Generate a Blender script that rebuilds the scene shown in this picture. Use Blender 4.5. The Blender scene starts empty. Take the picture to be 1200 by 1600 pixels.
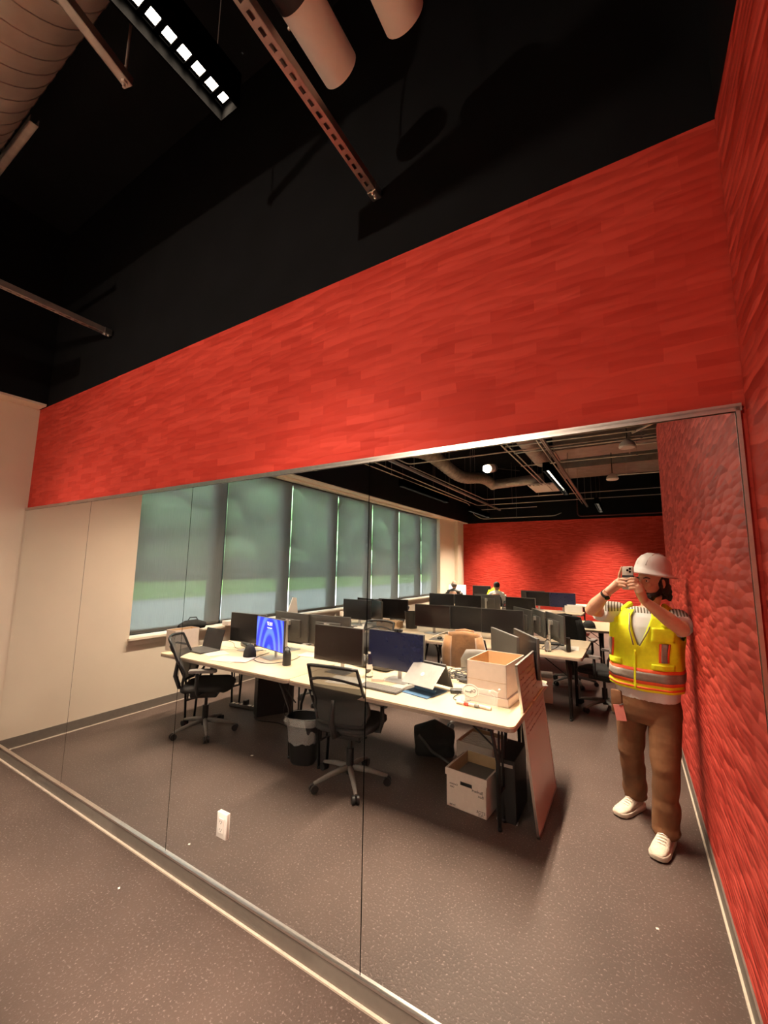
import bpy, bmesh, math, random
from mathutils import Vector, Matrix, Euler, Quaternion
R = math.radians
PI = math.pi
random.seed(7)
scene = bpy.context.scene
col = scene.collection

# ------------------------------------------------------------------ camera
# The phone is held 1.53 m in front of the mirror wall (the plane y = 0); the room lies at y < 0.
CAM = Vector((0.0, -1.5294, 1.70))
cr = Vector((0.857731, 0.51390488, 0.0141174))
cu = Vector((0.05485642, -0.11879257, 0.99140259))
cf = Vector((-0.51116367, 0.84958231, 0.13008305))
cam_data = bpy.data.cameras.new('camera')
cam = bpy.data.objects.new('camera', cam_data)
col.objects.link(cam)
cam_data.sensor_fit = 'VERTICAL'
cam_data.sensor_height = 24.0
cam_data.lens = 634.22 / 1600 * 24.0
cam_data.clip_start = 0.02
cam_data.clip_end = 200
cam.matrix_world = Matrix(((cr.x, cu.x, -cf.x, CAM.x), (cr.y, cu.y, -cf.y, CAM.y), (cr.z, cu.z, -cf.z, CAM.z), (0, 0, 0, 1)))
scene.camera = cam

# ------------------------------------------------------------------ world, view, lights
w = bpy.data.worlds.new('sky')
scene.world = w
w.use_nodes = True
bg = w.node_tree.nodes['Background']
bg.inputs[0].default_value = (0.92, 0.97, 1.0, 1)
bg.inputs[1].default_value = 9.0
vs = scene.view_settings
vs.view_transform = 'Standard'
vs.look = 'None'
vs.exposure = 0.95
vs.gamma = 1
vs.use_curve_mapping = False
cy = scene.cycles
cy.use_denoising = True
cy.max_bounces = 10
cy.diffuse_bounces = 4
cy.glossy_bounces = 5
cy.transparent_max_bounces = 16
cy.sample_clamp_indirect = 4.0
cy.blur_glossy = 0.3
WARM = (1.0, 0.80, 0.60)
FIXTURE_W = 95
SPOT_W = 300


# ------------------------------------------------------------------ materials
def mat(name, color, rough=0.6, metal=0.0, var=0.08, scale=30.0, bump=0.0, bscale=None, spec=0.5, trans=0.0, alpha=1.0, emit=None, estr=0.0, sheen=0.0, stretch=(1, 1, 1)):
    m = bpy.data.materials.new(name)
    m.use_nodes = True
    nt = m.node_tree
    N, L = nt.nodes, nt.links
    b = N['Principled BSDF']
    b.inputs['Roughness'].default_value = rough
    b.inputs['Metallic'].default_value = metal
    b.inputs['Specular IOR Level'].default_value = spec
    b.inputs['Transmission Weight'].default_value = trans
    b.inputs['Alpha'].default_value = alpha
    b.inputs['Sheen Weight'].default_value = sheen
    tc = N.new('ShaderNodeTexCoord')
    mp = N.new('ShaderNodeMapping')
    mp.inputs['Scale'].default_value = stretch
    L.new(tc.outputs['Object'], mp.inputs[0])
    nz = N.new('ShaderNodeTexNoise')
    nz.inputs['Scale'].default_value = scale
    nz.inputs['Detail'].default_value = 4
    L.new(mp.outputs[0], nz.inputs['Vector'])
    cr_ = N.new('ShaderNodeValToRGB')
    c = Vector(color[:3])
    lo, hi = c * (1 - var), c * (1 + var)
    cr_.color_ramp.elements[0].position = 0.3
    cr_.color_ramp.elements[1].position = 0.7
    cr_.color_ramp.elements[0].color = (*lo, 1)
    cr_.color_ramp.elements[1].color = (min(hi.x, 1), min(hi.y, 1), min(hi.z, 1), 1)
    L.new(nz.outputs['Fac'], cr_.inputs[0])
    L.new(cr_.outputs[0], b.inputs['Base Color'])
    if bump:
        bn = N.new('ShaderNodeTexNoise')
        bn.inputs['Scale'].default_value = bscale or scale * 4
        bn.inputs['Detail'].default_value = 3
        L.new(mp.outputs[0], bn.inputs['Vector'])
        bp = N.new('ShaderNodeBump')
        bp.inputs['Strength'].default_value = bump
        bp.inputs['Distance'].default_value = 0.01
        L.new(bn.outputs['Fac'], bp.inputs['Height'])
        L.new(bp.outputs[0], b.inputs['Normal'])
    if emit:
        b.inputs['Emission Color'].default_value = (*emit, 1)
        b.inputs['Emission Strength'].default_value = estr
    return m


def node_mat(name):
    m = bpy.data.materials.new(name)
    m.use_nodes = True
    return m, m.node_tree.nodes, m.node_tree.links, m.node_tree.nodes['Principled BSDF']


def red_wall_mat(name, axis, depth, cell, ca=(0.45, 0.033, 0.021, 1), cb=(0.57, 0.054, 0.036, 1)):
    """red wall covering embossed with short staggered ridges; axis = the wall's horizontal axis"""
    m, N, L, b = node_mat(name)
    tc = N.new('ShaderNodeTexCoord')
    sep = N.new('ShaderNodeSeparateXYZ')
    L.new(tc.outputs['Object'], sep.inputs[0])
    cmb = N.new('ShaderNodeCombineXYZ')
    L.new(sep.outputs['X' if axis == 'x' else 'Y'], cmb.inputs[0])
    L.new(sep.outputs['Z'], cmb.inputs[1])
    # wobble so that the rows do not run dead straight
    nz = N.new('ShaderNodeTexNoise')
    nz.inputs['Scale'].default_value = 3.0
    L.new(cmb.outputs[0], nz.inputs['Vector'])
    mix = N.new('ShaderNodeVectorMath')
    mix.operation = 'MULTIPLY_ADD'
    mix.inputs[1].default_value = (0.05, 0.03, 0)
    L.new(nz.outputs['Color'], mix.inputs[0])
    L.new(cmb.outputs[0], mix.inputs[2])
    mp = N.new('ShaderNodeMapping')
    mp.inputs['Scale'].default_value = (cell[0], cell[1], 1.0)
    L.new(mix.outputs[0], mp.inputs[0])
    vo = N.new('ShaderNodeTexVoronoi')
    vo.voronoi_dimensions = '2D'
    vo.feature = 'SMOOTH_F1'
    vo.inputs['Scale'].default_value = 1.0
    vo.inputs['Smoothness'].default_value = 0.25
    L.new(mp.outputs[0], vo.inputs['Vector'])
    br = N.new('ShaderNodeTexBrick')
    br.offset = 0.5
    br.inputs['Scale'].default_value = 1.0
    br.inputs['Brick Width'].default_value = 0.16
    br.inputs['Row Height'].default_value = 0.045
    br.inputs['Mortar Size'].default_value = 0.0
    br.inputs['Color1'].default_value = (0, 0, 0, 1)
    br.inputs['Color2'].default_value = (1, 1, 1, 1)
    L.new(mix.outputs[0], br.inputs['Vector'])
    bp = N.new('ShaderNodeBump')
    bp.invert = True
    bp.inputs['Strength'].default_value = 1.0
    bp.inputs['Distance'].default_value = depth
    L.new(vo.outputs['Distance'], bp.inputs['Height'])
    L.new(bp.outputs[0], b.inputs['Normal'])
    ra = N.new('ShaderNodeMix')
    ra.data_type = 'RGBA'
    ra.inputs['A'].default_value = ca
    ra.inputs['B'].default_value = cb
    if axis == 'y':
        sv = N.new('ShaderNodeSeparateColor')  # side wall: sheen of the embossed facets painted in as lighter and darker cells
        L.new(vo.outputs['Color'], sv.inputs[0])
        L.new(sv.outputs[0], ra.inputs['Factor'])
    else:
        L.new(br.outputs['Color'], ra.inputs['Factor'])
    L.new(ra.outputs['Result'], b.inputs['Base Color'])
    b.inputs['Roughness'].default_value = 0.72
    b.inputs['Specular IOR Level'].default_value = 0.2
    return m


def floor_mat():
    m, N, L, b = node_mat('rubber_floor')
    tc = N.new('ShaderNodeTexCoord')
    n1 = N.new('ShaderNodeTexNoise')
    n1.inputs['Scale'].default_value = 1.6
    n1.inputs['Detail'].default_value = 5
    n2 = N.new('ShaderNodeTexNoise')
    n2.inputs['Scale'].default_value = 90
    n2.inputs['Detail'].default_value = 4
    for n in (n1, n2):
        L.new(tc.outputs['Object'], n.inputs['Vector'])
    r1 = N.new('ShaderNodeValToRGB')
    r1.color_ramp.elements[0].position = 0.35
    r1.color_ramp.elements[1].position = 0.7
    r1.color_ramp.elements[0].color = (0.064, 0.043, 0.036, 1)
    r1.color_ramp.elements[1].color = (0.090, 0.061, 0.051, 1)
    L.new(n1.outputs['Fac'], r1.inputs[0])
    r2 = N.new('ShaderNodeValToRGB')
    r2.color_ramp.elements[0].position = 0.58
    r2.color_ramp.elements[1].position = 0.72
    r2.color_ramp.elements[0].color = (0, 0, 0, 1)
    r2.color_ramp.elements[1].color = (1, 1, 1, 1)
    L.new(n2.outputs['Fac'], r2.inputs[0])
    mx = N.new('ShaderNodeMix')
    mx.data_type = 'RGBA'
    mx.inputs['B'].default_value = (0.20, 0.155, 0.14, 1)
    L.new(r2.outputs[0], mx.inputs['Factor'])
    L.new(r1.outputs[0], mx.inputs['A'])
    L.new(mx.outputs['Result'], b.inputs['Base Color'])
    b.inputs['Roughness'].default_value = 0.55
    b.inputs['Specular IOR Level'].default_value = 0.35
    bp = N.new('ShaderNodeBump')
    bp.inputs['Strength'].default_value = 0.35
    bp.inputs['Distance'].default_value = 0.004
    L.new(n2.outputs['Fac'], bp.inputs['Height'])
    L.new(bp.outputs[0], b.inputs['Normal'])
    return m


def shade_mat():
    """solar screen cloth: a fine weave one partly sees through"""
    m, N, L, b = node_mat('screen_cloth')
    out = N['Material Output']
    tc = N.new('ShaderNodeTexCoord')
    mp = N.new('ShaderNodeMapping')
    mp.inputs['Scale'].default_value = (1, 60, 1.5)
    L.new(tc.outputs['Object'], mp.inputs[0])
    nz = N.new('ShaderNodeTexNoise')
    nz.inputs['Scale'].default_value = 3
    nz.inputs['Detail'].default_value = 3
    L.new(mp.outputs[0], nz.inputs['Vector'])
    rp = N.new('ShaderNodeValToRGB')
    rp.color_ramp.elements[0].position = 0.25
    rp.color_ramp.elements[1].position = 0.75
    rp.color_ramp.elements[0].color = (0.165, 0.165, 0.16, 1)
    rp.color_ramp.elements[1].color = (0.205, 0.205, 0.195, 1)
    L.new(nz.outputs['Fac'], rp.inputs[0])
    df = N.new('ShaderNodeBsdfDiffuse')
    tl = N.new('ShaderNodeBsdfTranslucent')
    tr = N.new('ShaderNodeBsdfTransparent')
    tr.inputs[0].default_value = (0.95, 1.0, 0.98, 1)
    L.new(rp.outputs[0], df.inputs[0])
    L.new(rp.outputs[0], tl.inputs[0])
    a = N.new('ShaderNodeMixShader')
    a.inputs[0].default_value = 0.32
    L.new(df.outputs[0], a.inputs[1])
    L.new(tl.outputs[0], a.inputs[2])
    c = N.new('ShaderNodeMixShader')
    c.inputs[0].default_value = 0.21
    L.new(a.outputs[0], c.inputs[1])
    L.new(tr.outputs[0], c.inputs[2])
    L.new(c.outputs[0], out.inputs['Surface'])
    return m


def mesh_mat(name, color, open_=0.35):
    """woven mesh one partly sees through"""
    m, N, L, b = node_mat(name)
    out = N['Material Output']
    nz = N.new('ShaderNodeTexNoise')
    nz.inputs['Scale'].default_value = 200
    rp = N.new('ShaderNodeValToRGB')
    rp.color_ramp.elements[0].color = (*[c * 0.7 for c in color], 1)
    rp.color_ramp.elements[1].color = (*[c * 1.3 for c in color], 1)
    L.new(nz.outputs['Fac'], rp.inputs[0])
    L.new(rp.outputs[0], b.inputs['Base Color'])
    b.inputs['Roughness'].default_value = 0.7
    tr = N.new('ShaderNodeBsdfTransparent')
    a = N.new('ShaderNodeMixShader')
    a.inputs[0].default_value = open_
    L.new(b.outputs[0], a.inputs[1])
    L.new(tr.outputs[0], a.inputs[2])
    L.new(a.outputs[0], out.inputs['Surface'])
    return m


def wallpaper_mat():
    """the lit blue desktop picture: broad lighter swoops on blue"""
    m, N, L, b = node_mat('blue_screen_picture')
    tc = N.new('ShaderNodeTexCoord')
    mp = N.new('ShaderNodeMapping')
    mp.inputs['Rotation'].default_value = (0, R(38), 0)
    mp.inputs['Scale'].default_value = (2.4, 1, 1.1)
    L.new(tc.outputs['Object'], mp.inputs[0])
    wv = N.new('ShaderNodeTexWave')
    wv.wave_type = 'RINGS'
    wv.rings_direction = 'Y'
    wv.inputs['Scale'].default_value = 1.6
    wv.inputs['Distortion'].default_value = 2.2
    wv.inputs['Detail'].default_value = 0
    wv.inputs['Detail Scale'].default_value = 1.0
    L.new(mp.outputs[0], wv.inputs['Vector'])
    rp = N.new('ShaderNodeValToRGB')
    e = rp.color_ramp.elements
    e[0].position = 0.35
    e[0].color = (0.020, 0.035, 0.70, 1)
    e[1].position = 0.93
    e[1].color = (0.10, 0.20, 1.0, 1)
    L.new(wv.outputs['Fac'], rp.inputs[0])
    L.new(rp.outputs[0], b.inputs['Emission Color'])
    b.inputs['Emission Strength'].default_value = 0.95
    b.inputs['Base Color'].default_value = (0.01, 0.01, 0.02, 1)
    b.inputs['Roughness'].default_value = 0.25
    return m


def shirt_mat():
    """heather grey tee with dark stripes across the shoulders"""
    m, N, L, b = node_mat('striped_shirt_cloth')
    tc = N.new('ShaderNodeTexCoord')
    sep = N.new('ShaderNodeSeparateXYZ')
    L.new(tc.outputs['Object'], sep.inputs[0])
    wv = N.new('ShaderNodeTexWave')
    wv.bands_direction = 'X'
    wv.inputs['Scale'].default_value = 18
    wv.inputs['Distortion'].default_value = 1.0
    L.new(tc.outputs['Object'], wv.inputs['Vector'])
    st = N.new('ShaderNodeValToRGB')
    st.color_ramp.elements[0].position = 0.4
    st.color_ramp.elements[1].position = 0.6
    st.color_ramp.elements[0].color = (0.12, 0.10, 0.07, 1)
    st.color_ramp.elements[1].color = (0.55, 0.54, 0.50, 1)
    L.new(wv.outputs['Fac'], st.inputs[0])
    gt = N.new('ShaderNodeMath')
    gt.operation = 'GREATER_THAN'
    gt.inputs[1].default_value = 1.405
    L.new(sep.outputs['Z'], gt.inputs[0])
    mx = N.new('ShaderNodeMix')
    mx.data_type = 'RGBA'
    mx.inputs['A'].default_value = (0.66, 0.68, 0.67, 1)
    L.new(gt.outputs[0], mx.inputs['Factor'])
    L.new(st.outputs[0], mx.inputs['B'])
    L.new(mx.outputs['Result'], b.inputs['Base Color'])
    b.inputs['Roughness'].default_value = 0.85
    return m


M = {}
M['red_x'] = red_wall_mat('embossed_red_wall_covering', 'x', 0.010, (5.5, 24.0))
M['red_y'] = red_wall_mat('embossed_red_wall_covering_side', 'y', 0.009, (7.5, 34.0), (0.36, 0.023, 0.015, 1), (0.68, 0.085, 0.062, 1))
M['black_wall'] = mat('black_paint', (0.0050, 0.0054, 0.0068), 0.85, var=0.2, scale=4, bump=0.1, spec=0.12)
M['white_wall'] = mat('cream_white_paint', (0.72, 0.62, 0.50), 0.75, var=0.02, scale=3, bump=0.08, bscale=140)
M['floor'] = floor_mat()
M['base'] = mat('taupe_rubber_base', (0.16, 0.135, 0.115), 0.5, var=0.06)
M['base_lip'] = mat('pale_base_lip', (0.55, 0.46, 0.38), 0.5, var=0.08)
M['metal'] = mat('brushed_aluminium', (0.70, 0.64, 0.60), 0.32, 1.0, var=0.05, scale=60)
M['galv'] = mat('galvanised_steel', (0.42, 0.36, 0.33), 0.42, 0.85, var=0.15, scale=14)
M['conduit'] = mat('conduit_steel', (0.62, 0.54, 0.46), 0.45, 0.5, var=0.1, scale=20)
M['duct'] = mat('duct_steel', (0.36, 0.30, 0.26), 0.5, 0.45, var=0.15, scale=6)
M['flex'] = mat('flexible_duct_foil', (0.30, 0.25, 0.21), 0.55, 0.3, var=0.3, scale=12, bump=0.5)
M['black_metal'] = mat('black_powder_coat', (0.012, 0.012, 0.013), 0.45, var=0.15)
M['matt_black'] = mat('matt_black', (0.0012, 0.0012, 0.0012), 1.0, var=0.2, spec=0.0)
M['black_plastic'] = mat('black_plastic', (0.016, 0.016, 0.017), 0.42, var=0.15)
M['grey_plastic'] = mat('grey_plastic', (0.16, 0.15, 0.14), 0.5, var=0.08)
M['dark_grey'] = mat('dark_grey_plastic', (0.055, 0.052, 0.048), 0.5, var=0.08)
M['arm_pad'] = mat('grey_arm_pad', (0.20, 0.18, 0.17), 0.55, var=0.06)
M['screen'] = mat('dark_glass_screen', (0.012, 0.011, 0.012), 0.22, var=0.05, spec=0.6)
M['screen_blue'] = mat('dim_blue_screen', (0.01, 0.012, 0.03), 0.22, var=0.05, spec=0.6, emit=(0.004, 0.008, 0.05), estr=0.14)
M['screen_red_reflection'] = mat('red_reflection_screen', (0.012, 0.008, 0.008), 0.20, var=0.05, spec=0.7, emit=(0.02, 0.002, 0.001), estr=0.12)  # faint red emission stands in for the red wall reflected in dark glass
M['screen_white'] = mat('bright_white_screen', (0.5, 0.5, 0.5), 0.3, var=0.01, emit=(1, 0.98, 0.92), estr=0.9)
M['wallpaper'] = wallpaper_mat()
M['silver'] = mat('silver_aluminium', (0.60, 0.58, 0.56), 0.35, 0.8, var=0.04)
M['laminate'] = mat('cream_laminate', (0.64, 0.52, 0.36), 0.42, var=0.03, scale=6)
M['table_edge'] = mat('brown_edge_band', (0.28, 0.21, 0.17), 0.5, var=0.08)
M['chair_mesh'] = mesh_mat('black_chair_mesh', (0.022, 0.021, 0.020), 0.20)
M['chair_mesh_dense'] = mesh_mat('dense_black_chair_mesh', (0.020, 0.019, 0.018), 0.07)
M['chair_cloth'] = mat('black_seat_cloth', (0.016, 0.015, 0.015), 0.85, var=0.2, scale=60, bump=0.3)
M['paper'] = mat('white_paper', (0.82, 0.78, 0.70), 0.7, var=0.02)
M['card'] = mat('white_cardboard', (0.70, 0.60, 0.53), 0.75, var=0.03, bump=0.1)
M['card_in'] = mat('kraft_cardboard', (0.50, 0.33, 0.18), 0.8, var=0.05, bump=0.1)
M['ink'] = mat('grey_print', (0.07, 0.06, 0.06), 0.7)
M['board'] = mat('glossy_board_face', (0.50, 0.36, 0.32), 0.16, var=0.03, scale=3, spec=0.5)  # salmon tint paints the red wall's reflection into the base colour
M['marker'] = mat('faded_marker_ink', (0.33, 0.15, 0.13), 0.6)
M['liner'] = mat('clear_bin_liner', (0.75, 0.75, 0.75), 0.25, var=0.05, trans=0.0, alpha=0.28, bump=0.8, bscale=40)
M['clear'] = mat('clear_plastic', (0.9, 0.9, 0.9), 0.08, trans=1.0, var=0.01)
M['pouch'] = mat('clear_pouch_film', (0.9, 0.9, 0.9), 0.12, alpha=0.22, var=0.01, bump=0.5, bscale=30)
M['brown_cloth'] = mat('brown_suede', (0.18, 0.088, 0.034), 0.9, var=0.25, scale=9, bump=0.5, bscale=25, sheen=0.3)
M['black_cloth'] = mat('black_fabric', (0.010, 0.010, 0.010), 0.9, var=0.2, bump=0.5, bscale=25)
M['skin'] = mat('skin', (0.58, 0.31, 0.20), 0.5, var=0.07, scale=25, bump=0.08)
M['hair'] = mat('dark_brown_hair', (0.020, 0.011, 0.007), 0.6, var=0.3, scale=60, bump=0.8, bscale=120)
M['hat'] = mat('white_hard_hat_shell', (0.72, 0.70, 0.68), 0.28, var=0.02)
M['vest'] = mat('hi_vis_yellow_mesh', (0.86, 0.94, 0.012), 0.75, var=0.05, scale=40, bump=0.5, bscale=14, emit=(0.6, 0.8, 0.0), estr=0.0)
M['orange'] = mat('hi_vis_orange_tape', (0.95, 0.13, 0.04), 0.6, var=0.05)
M['reflect'] = mat('silver_reflective_tape', (0.30, 0.26, 0.22), 0.5, 0.2, var=0.1, scale=60)
M['shirt'] = shirt_mat()
M['trouser'] = mat('brown_duck_canvas', (0.15, 0.064, 0.025), 0.85, var=0.25, scale=7, bump=1.0, bscale=9)
M['shoe'] = mat('off_white_shoe', (0.56, 0.48, 0.38), 0.7, var=0.12, scale=30, bump=0.3)
M['sole'] = mat('pale_rubber_sole', (0.50, 0.42, 0.34), 0.6)
M['outlet'] = mat('white_wall_plate', (0.85, 0.80, 0.76), 0.35, var=0.01)
M['dark'] = mat('dark_slot', (0.02, 0.02, 0.02), 0.6)
M['red_plastic'] = mat('red_plastic', (0.60, 0.05, 0.03), 0.4)
M['sprinkler'] = mat('sprinkler_pipe_red', (0.14, 0.015, 0.012), 0.5)
M['led'] = mat('led_chip', (1, 1, 1), 0.5, var=0.0, emit=(1.0, 0.86, 0.70), estr=14)
M['lamp_glow'] = mat('lamp_lens', (1, 1, 1), 0.5, var=0.0, emit=(1.0, 0.86, 0.68), estr=260)
M['white_paint'] = mat('white_enamel', (0.74, 0.66, 0.60), 0.4, var=0.02)
M['blue_plastic'] = mat('blue_grey_plastic', (0.05, 0.11, 0.20), 0.4)
M['phone'] = mat('pale_titanium', (0.50, 0.44, 0.38), 0.35, 0.4, var=0.03)
M['lens'] = mat('black_lens_glass', (0.005, 0.005, 0.006), 0.1)
M['window_frame'] = mat('dark_mullion', (0.05, 0.055, 0.06), 0.5)
M['grass'] = mat('lawn', (0.16, 0.30, 0.07), 0.9, var=0.25, scale=3)
M['road'] = mat('pale_asphalt', (0.42, 0.43, 0.43), 0.9, var=0.06, scale=4)
M['hedge'] = mat('far_foliage', (0.16, 0.26, 0.13), 0.9, var=0.35, scale=0.5, bump=0.6, bscale=6)
M['dark_hedge'] = mat('dark_hedge', (0.03, 0.055, 0.035), 0.9, var=0.3, scale=2, bump=0.5, bscale=8)
m_mirror = mat('silvered_mirror', (0.90, 0.91, 0.89), 0.0, 1.0, var=0.0)
M['mirror'] = m_mirror
M['shade'] = shade_mat()
M['glass'] = mat('window_glass', (0.92, 0.96, 0.95), 0.0, var=0.0, trans=1.0)
M['glass'].node_tree.nodes['Principled BSDF'].inputs['IOR'].default_value = 1.02


# ------------------------------------------------------------------ mesh building
class MB:
    """collects shapes into one bmesh. Everything is measured in the mirror's picture of the room (y > 0 behind the
    glass); obj() and root() put it on the real side of the mirror plane, y -> -y."""

    def __init__(s):
        s.bm = bmesh.new()

    def _xf(s, verts, M4):
        if M4 is not None:
            for v in verts:
                v.co = M4 @ v.co

    def face(s, pts, mi=0):
        vs_ = [s.bm.verts.new(p) for p in pts]
        f = s.bm.faces.new(vs_)
        f.material_index = mi
        return f

    def box(s, c, d, rz=0.0, bev=0.0, mi=0, rot=None, seg=2):
        t = bmesh.new()
        bmesh.ops.create_cube(t, size=1)
        for v in t.verts:
            v.co = Vector((v.co.x * d[0], v.co.y * d[1], v.co.z * d[2]))
        if bev:
            bmesh.ops.bevel(t, geom=list(t.edges), offset=min(bev, min(d) * 0.45), segments=seg, affect='EDGES', profile=0.5)
        X = Matrix.Translation(Vector(c)) @ (rot.to_4x4() if rot is not None else Matrix.Rotation(rz, 4, 'Z'))
        s._merge(t, X, mi)
        return s

    def _merge(s, t, X, mi=0):
        mp = {}
        for v in t.verts:
            mp[v] = s.bm.verts.new(X @ v.co)
        for f in t.faces:
            try:
                g = s.bm.faces.new([mp[v] for v in f.verts])
                g.material_index = mi
            except ValueError:
                pass
        t.free()

    def loft(s, rings, cap=True, mi=0, closed=False):
        """rings: list of lists of points"""
        rv = [[s.bm.verts.new(p) for p in r] for r in rings]
        n = len(rv[0])
        pairs = list(zip(rv[:-1], rv[1:]))
        if closed:
            pairs.append((rv[-1], rv[0]))
        for a, b_ in pairs:
            for i in range(n):
                j = (i + 1) % n
                f = s.bm.faces.new((a[i], a[j], b_[j], b_[i]))
                f.material_index = mi
        if cap and not closed:
            f = s.bm.faces.new(list(reversed(rv[0])))
            f.material_index = mi
            f = s.bm.faces.new(rv[-1])
            f.material_index = mi
        return s

    def tube(s, pts, r, n=10, mi=0, cap=True):
        pts = [Vector(p) for p in pts]
        rr = r if isinstance(r, (list, tuple)) else [r] * len(pts)
        rings = []
        up = None
        for i, p in enumerate(pts):
            if i == 0:
                t = (pts[1] - p)
            elif i == len(pts) - 1:
                t = (p - pts[i - 1])
            else:
                t = (pts[i + 1] - p).normalized() + (p - pts[i - 1]).normalized()
            if t.length < 1e-9:
                t = Vector((0, 0, 1))
            t.normalize()
            if up is None:
                up = Vector((0, 0, 1)) if abs(t.z) < 0.9 else Vector((1, 0, 0))
            a = t.cross(up)
            if a.length < 1e-6:
                a = t.orthogonal()
            a.normalize()
            b_ = a.cross(t).normalized()
            up = b_
            rings.append([p + (a * math.cos(2 * PI * k / n) + b_ * math.sin(2 * PI * k / n)) * rr[i] for k in range(n)])
        return s.loft(rings, cap, mi)

    def cyl(s, a, b_, r, r2=None, n=20, mi=0, cap=True):
        return s.tube([a, b_], [r, r if r2 is None else r2], n, mi, cap)

    def lathe(s, c, prof, n=28, mi=0, M4=None, cap=True):
        rings = []
        for r, z in prof:
            ring = []
            for k in range(n):
                p = Vector((max(r, 1e-4) * math.cos(2 * PI * k / n), max(r, 1e-4) * math.sin(2 * PI * k / n), z))
                if M4 is not None:
                    p = M4 @ p
                ring.append(p + Vector(c))
            rings.append(ring)
        return s.loft(rings, cap, mi)

    def prism(s, poly, z0, z1, mi=0, M4=None):
        """poly: list of (x, y), extruded in z"""
        X = M4 or Matrix.Identity(4)
        a = [X @ Vector((p[0], p[1], z0)) for p in poly]
        b_ = [X @ Vector((p[0], p[1], z1)) for p in poly]
        return s.loft([a, b_], True, mi)

    def ball(s, c, r, n=12, mi=0, rot=None):
        t = bmesh.new()
        bmesh.ops.create_uvsphere(t, u_segments=n, v_segments=max(6, n * 2 // 3), radius=1)
        rr = r if isinstance(r, (list, tuple)) else (r, r, r)
        X = Matrix.Translation(Vector(c)) @ (rot.to_4x4() if rot is not None else Matrix.Identity(4)) @ Matrix.Diagonal((*rr, 1))
        s._merge(t, X, mi)
        return s


def rrect(w_, d_, r, n=5, cx=0, cy_=0):
    out = []
    for sx, sy, a0 in ((1, 1, 0), (-1, 1, 90), (-1, -1, 180), (1, -1, 270)):
        for k in range(n + 1):
            a = R(a0 + 90 * k / n)
            out.append((cx + sx * (w_ / 2 - r) + r * math.cos(a), cy_ + sy * (d_ / 2 - r) + r * math.sin(a)))
    return out


def finish(name, me, mats, parent=None, smooth=False):
    for p in me.polygons:
        p.use_smooth = smooth
    o = bpy.data.objects.new(name, me)
    col.objects.link(o)
    for m in (mats if isinstance(mats, (list, tuple)) else [mats]):
        me.materials.append(m)
    if parent is not None:
        o.parent = parent
    return o


def obj(name, mb, mats, parent=None, smooth=False, auto=None):
    bm = mb.bm
    for v in bm.verts:
        v.co.y = -v.co.y
    bmesh.ops.recalc_face_normals(bm, faces=list(bm.faces))
    if auto is not None:
        for f in bm.faces:
            f.smooth = True
        for e in bm.edges:
            if len(e.link_faces) == 2 and e.calc_face_angle(0) > R(auto):
                e.smooth = False
    me = bpy.data.meshes.new(name)
    bm.to_mesh(me)
    bm.free()
    if auto is not None:
        o = bpy.data.objects.new(name, me)
        col.objects.link(o)
        for m in (mats if isinstance(mats, (list, tuple)) else [mats]):
            me.materials.append(m)
        if parent is not None:
            o.parent = parent
        return o
    return finish(name, me, mats, parent, smooth)


def tag(o, label=None, cat=None, group=None, kind=None):
    if label:
        o['label'] = label
    if cat:
        o['category'] = cat
    if group:
        o['group'] = group
    if kind:
        o['kind'] = kind
    return o


def root(name, label, cat, loc=(0, 0, 0), rz=0.0, group=None):
    o = bpy.data.objects.new(name, None)
    o.empty_display_size = 0.1
    col.objects.link(o)
    place(o, loc, rz)
    return tag(o, label, cat, group)


def place(o, loc, rz=0.0):
    o.location = (loc[0], -loc[1], loc[2])
    o.rotation_euler = (0, 0, -rz)
    return o


def copy_tree(o, parent=None):
    c = o.copy()
    col.objects.link(c)
    if parent is not None:
        c.parent = parent
        c.matrix_parent_inverse = o.matrix_parent_inverse.copy()
    for ch in list(o.children):
        copy_tree(ch, c)
    return c


def dup(o, loc, rz, label, group=None):
    c = copy_tree(o)
    place(c, loc, rz)
    c['label'] = label
    if group:
        c['group'] = group
    return c


def struct(name, mb, m, auto=None):
    return tag(obj(name, mb, m, auto=auto), kind='structure')


def remesh(name, mb, m, voxel, parent=None, it=3, fac=0.5):
    """closes the overlapping shapes of MB into one continuous skin"""
    bm = mb.bm
    for v in bm.verts:
        v.co.y = -v.co.y
    bmesh.ops.recalc_face_normals(bm, faces=list(bm.faces))
    me = bpy.data.meshes.new(name)
    bm.to_mesh(me)
    bm.free()
    t = bpy.data.objects.new('t', me)
    col.objects.link(t)
    rm = t.modifiers.new('r', 'REMESH')
    rm.mode = 'VOXEL'
    rm.voxel_size = voxel
    if it:
        sm = t.modifiers.new('s', 'SMOOTH')
        sm.factor = fac
        sm.iterations = it
    dg = bpy.context.evaluated_depsgraph_get()
    me2 = bpy.data.meshes.new_from_object(t.evaluated_get(dg))
    me2.name = name
    bpy.data.objects.remove(t)
    return finish(name, me2, m, parent, smooth=True)


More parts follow.
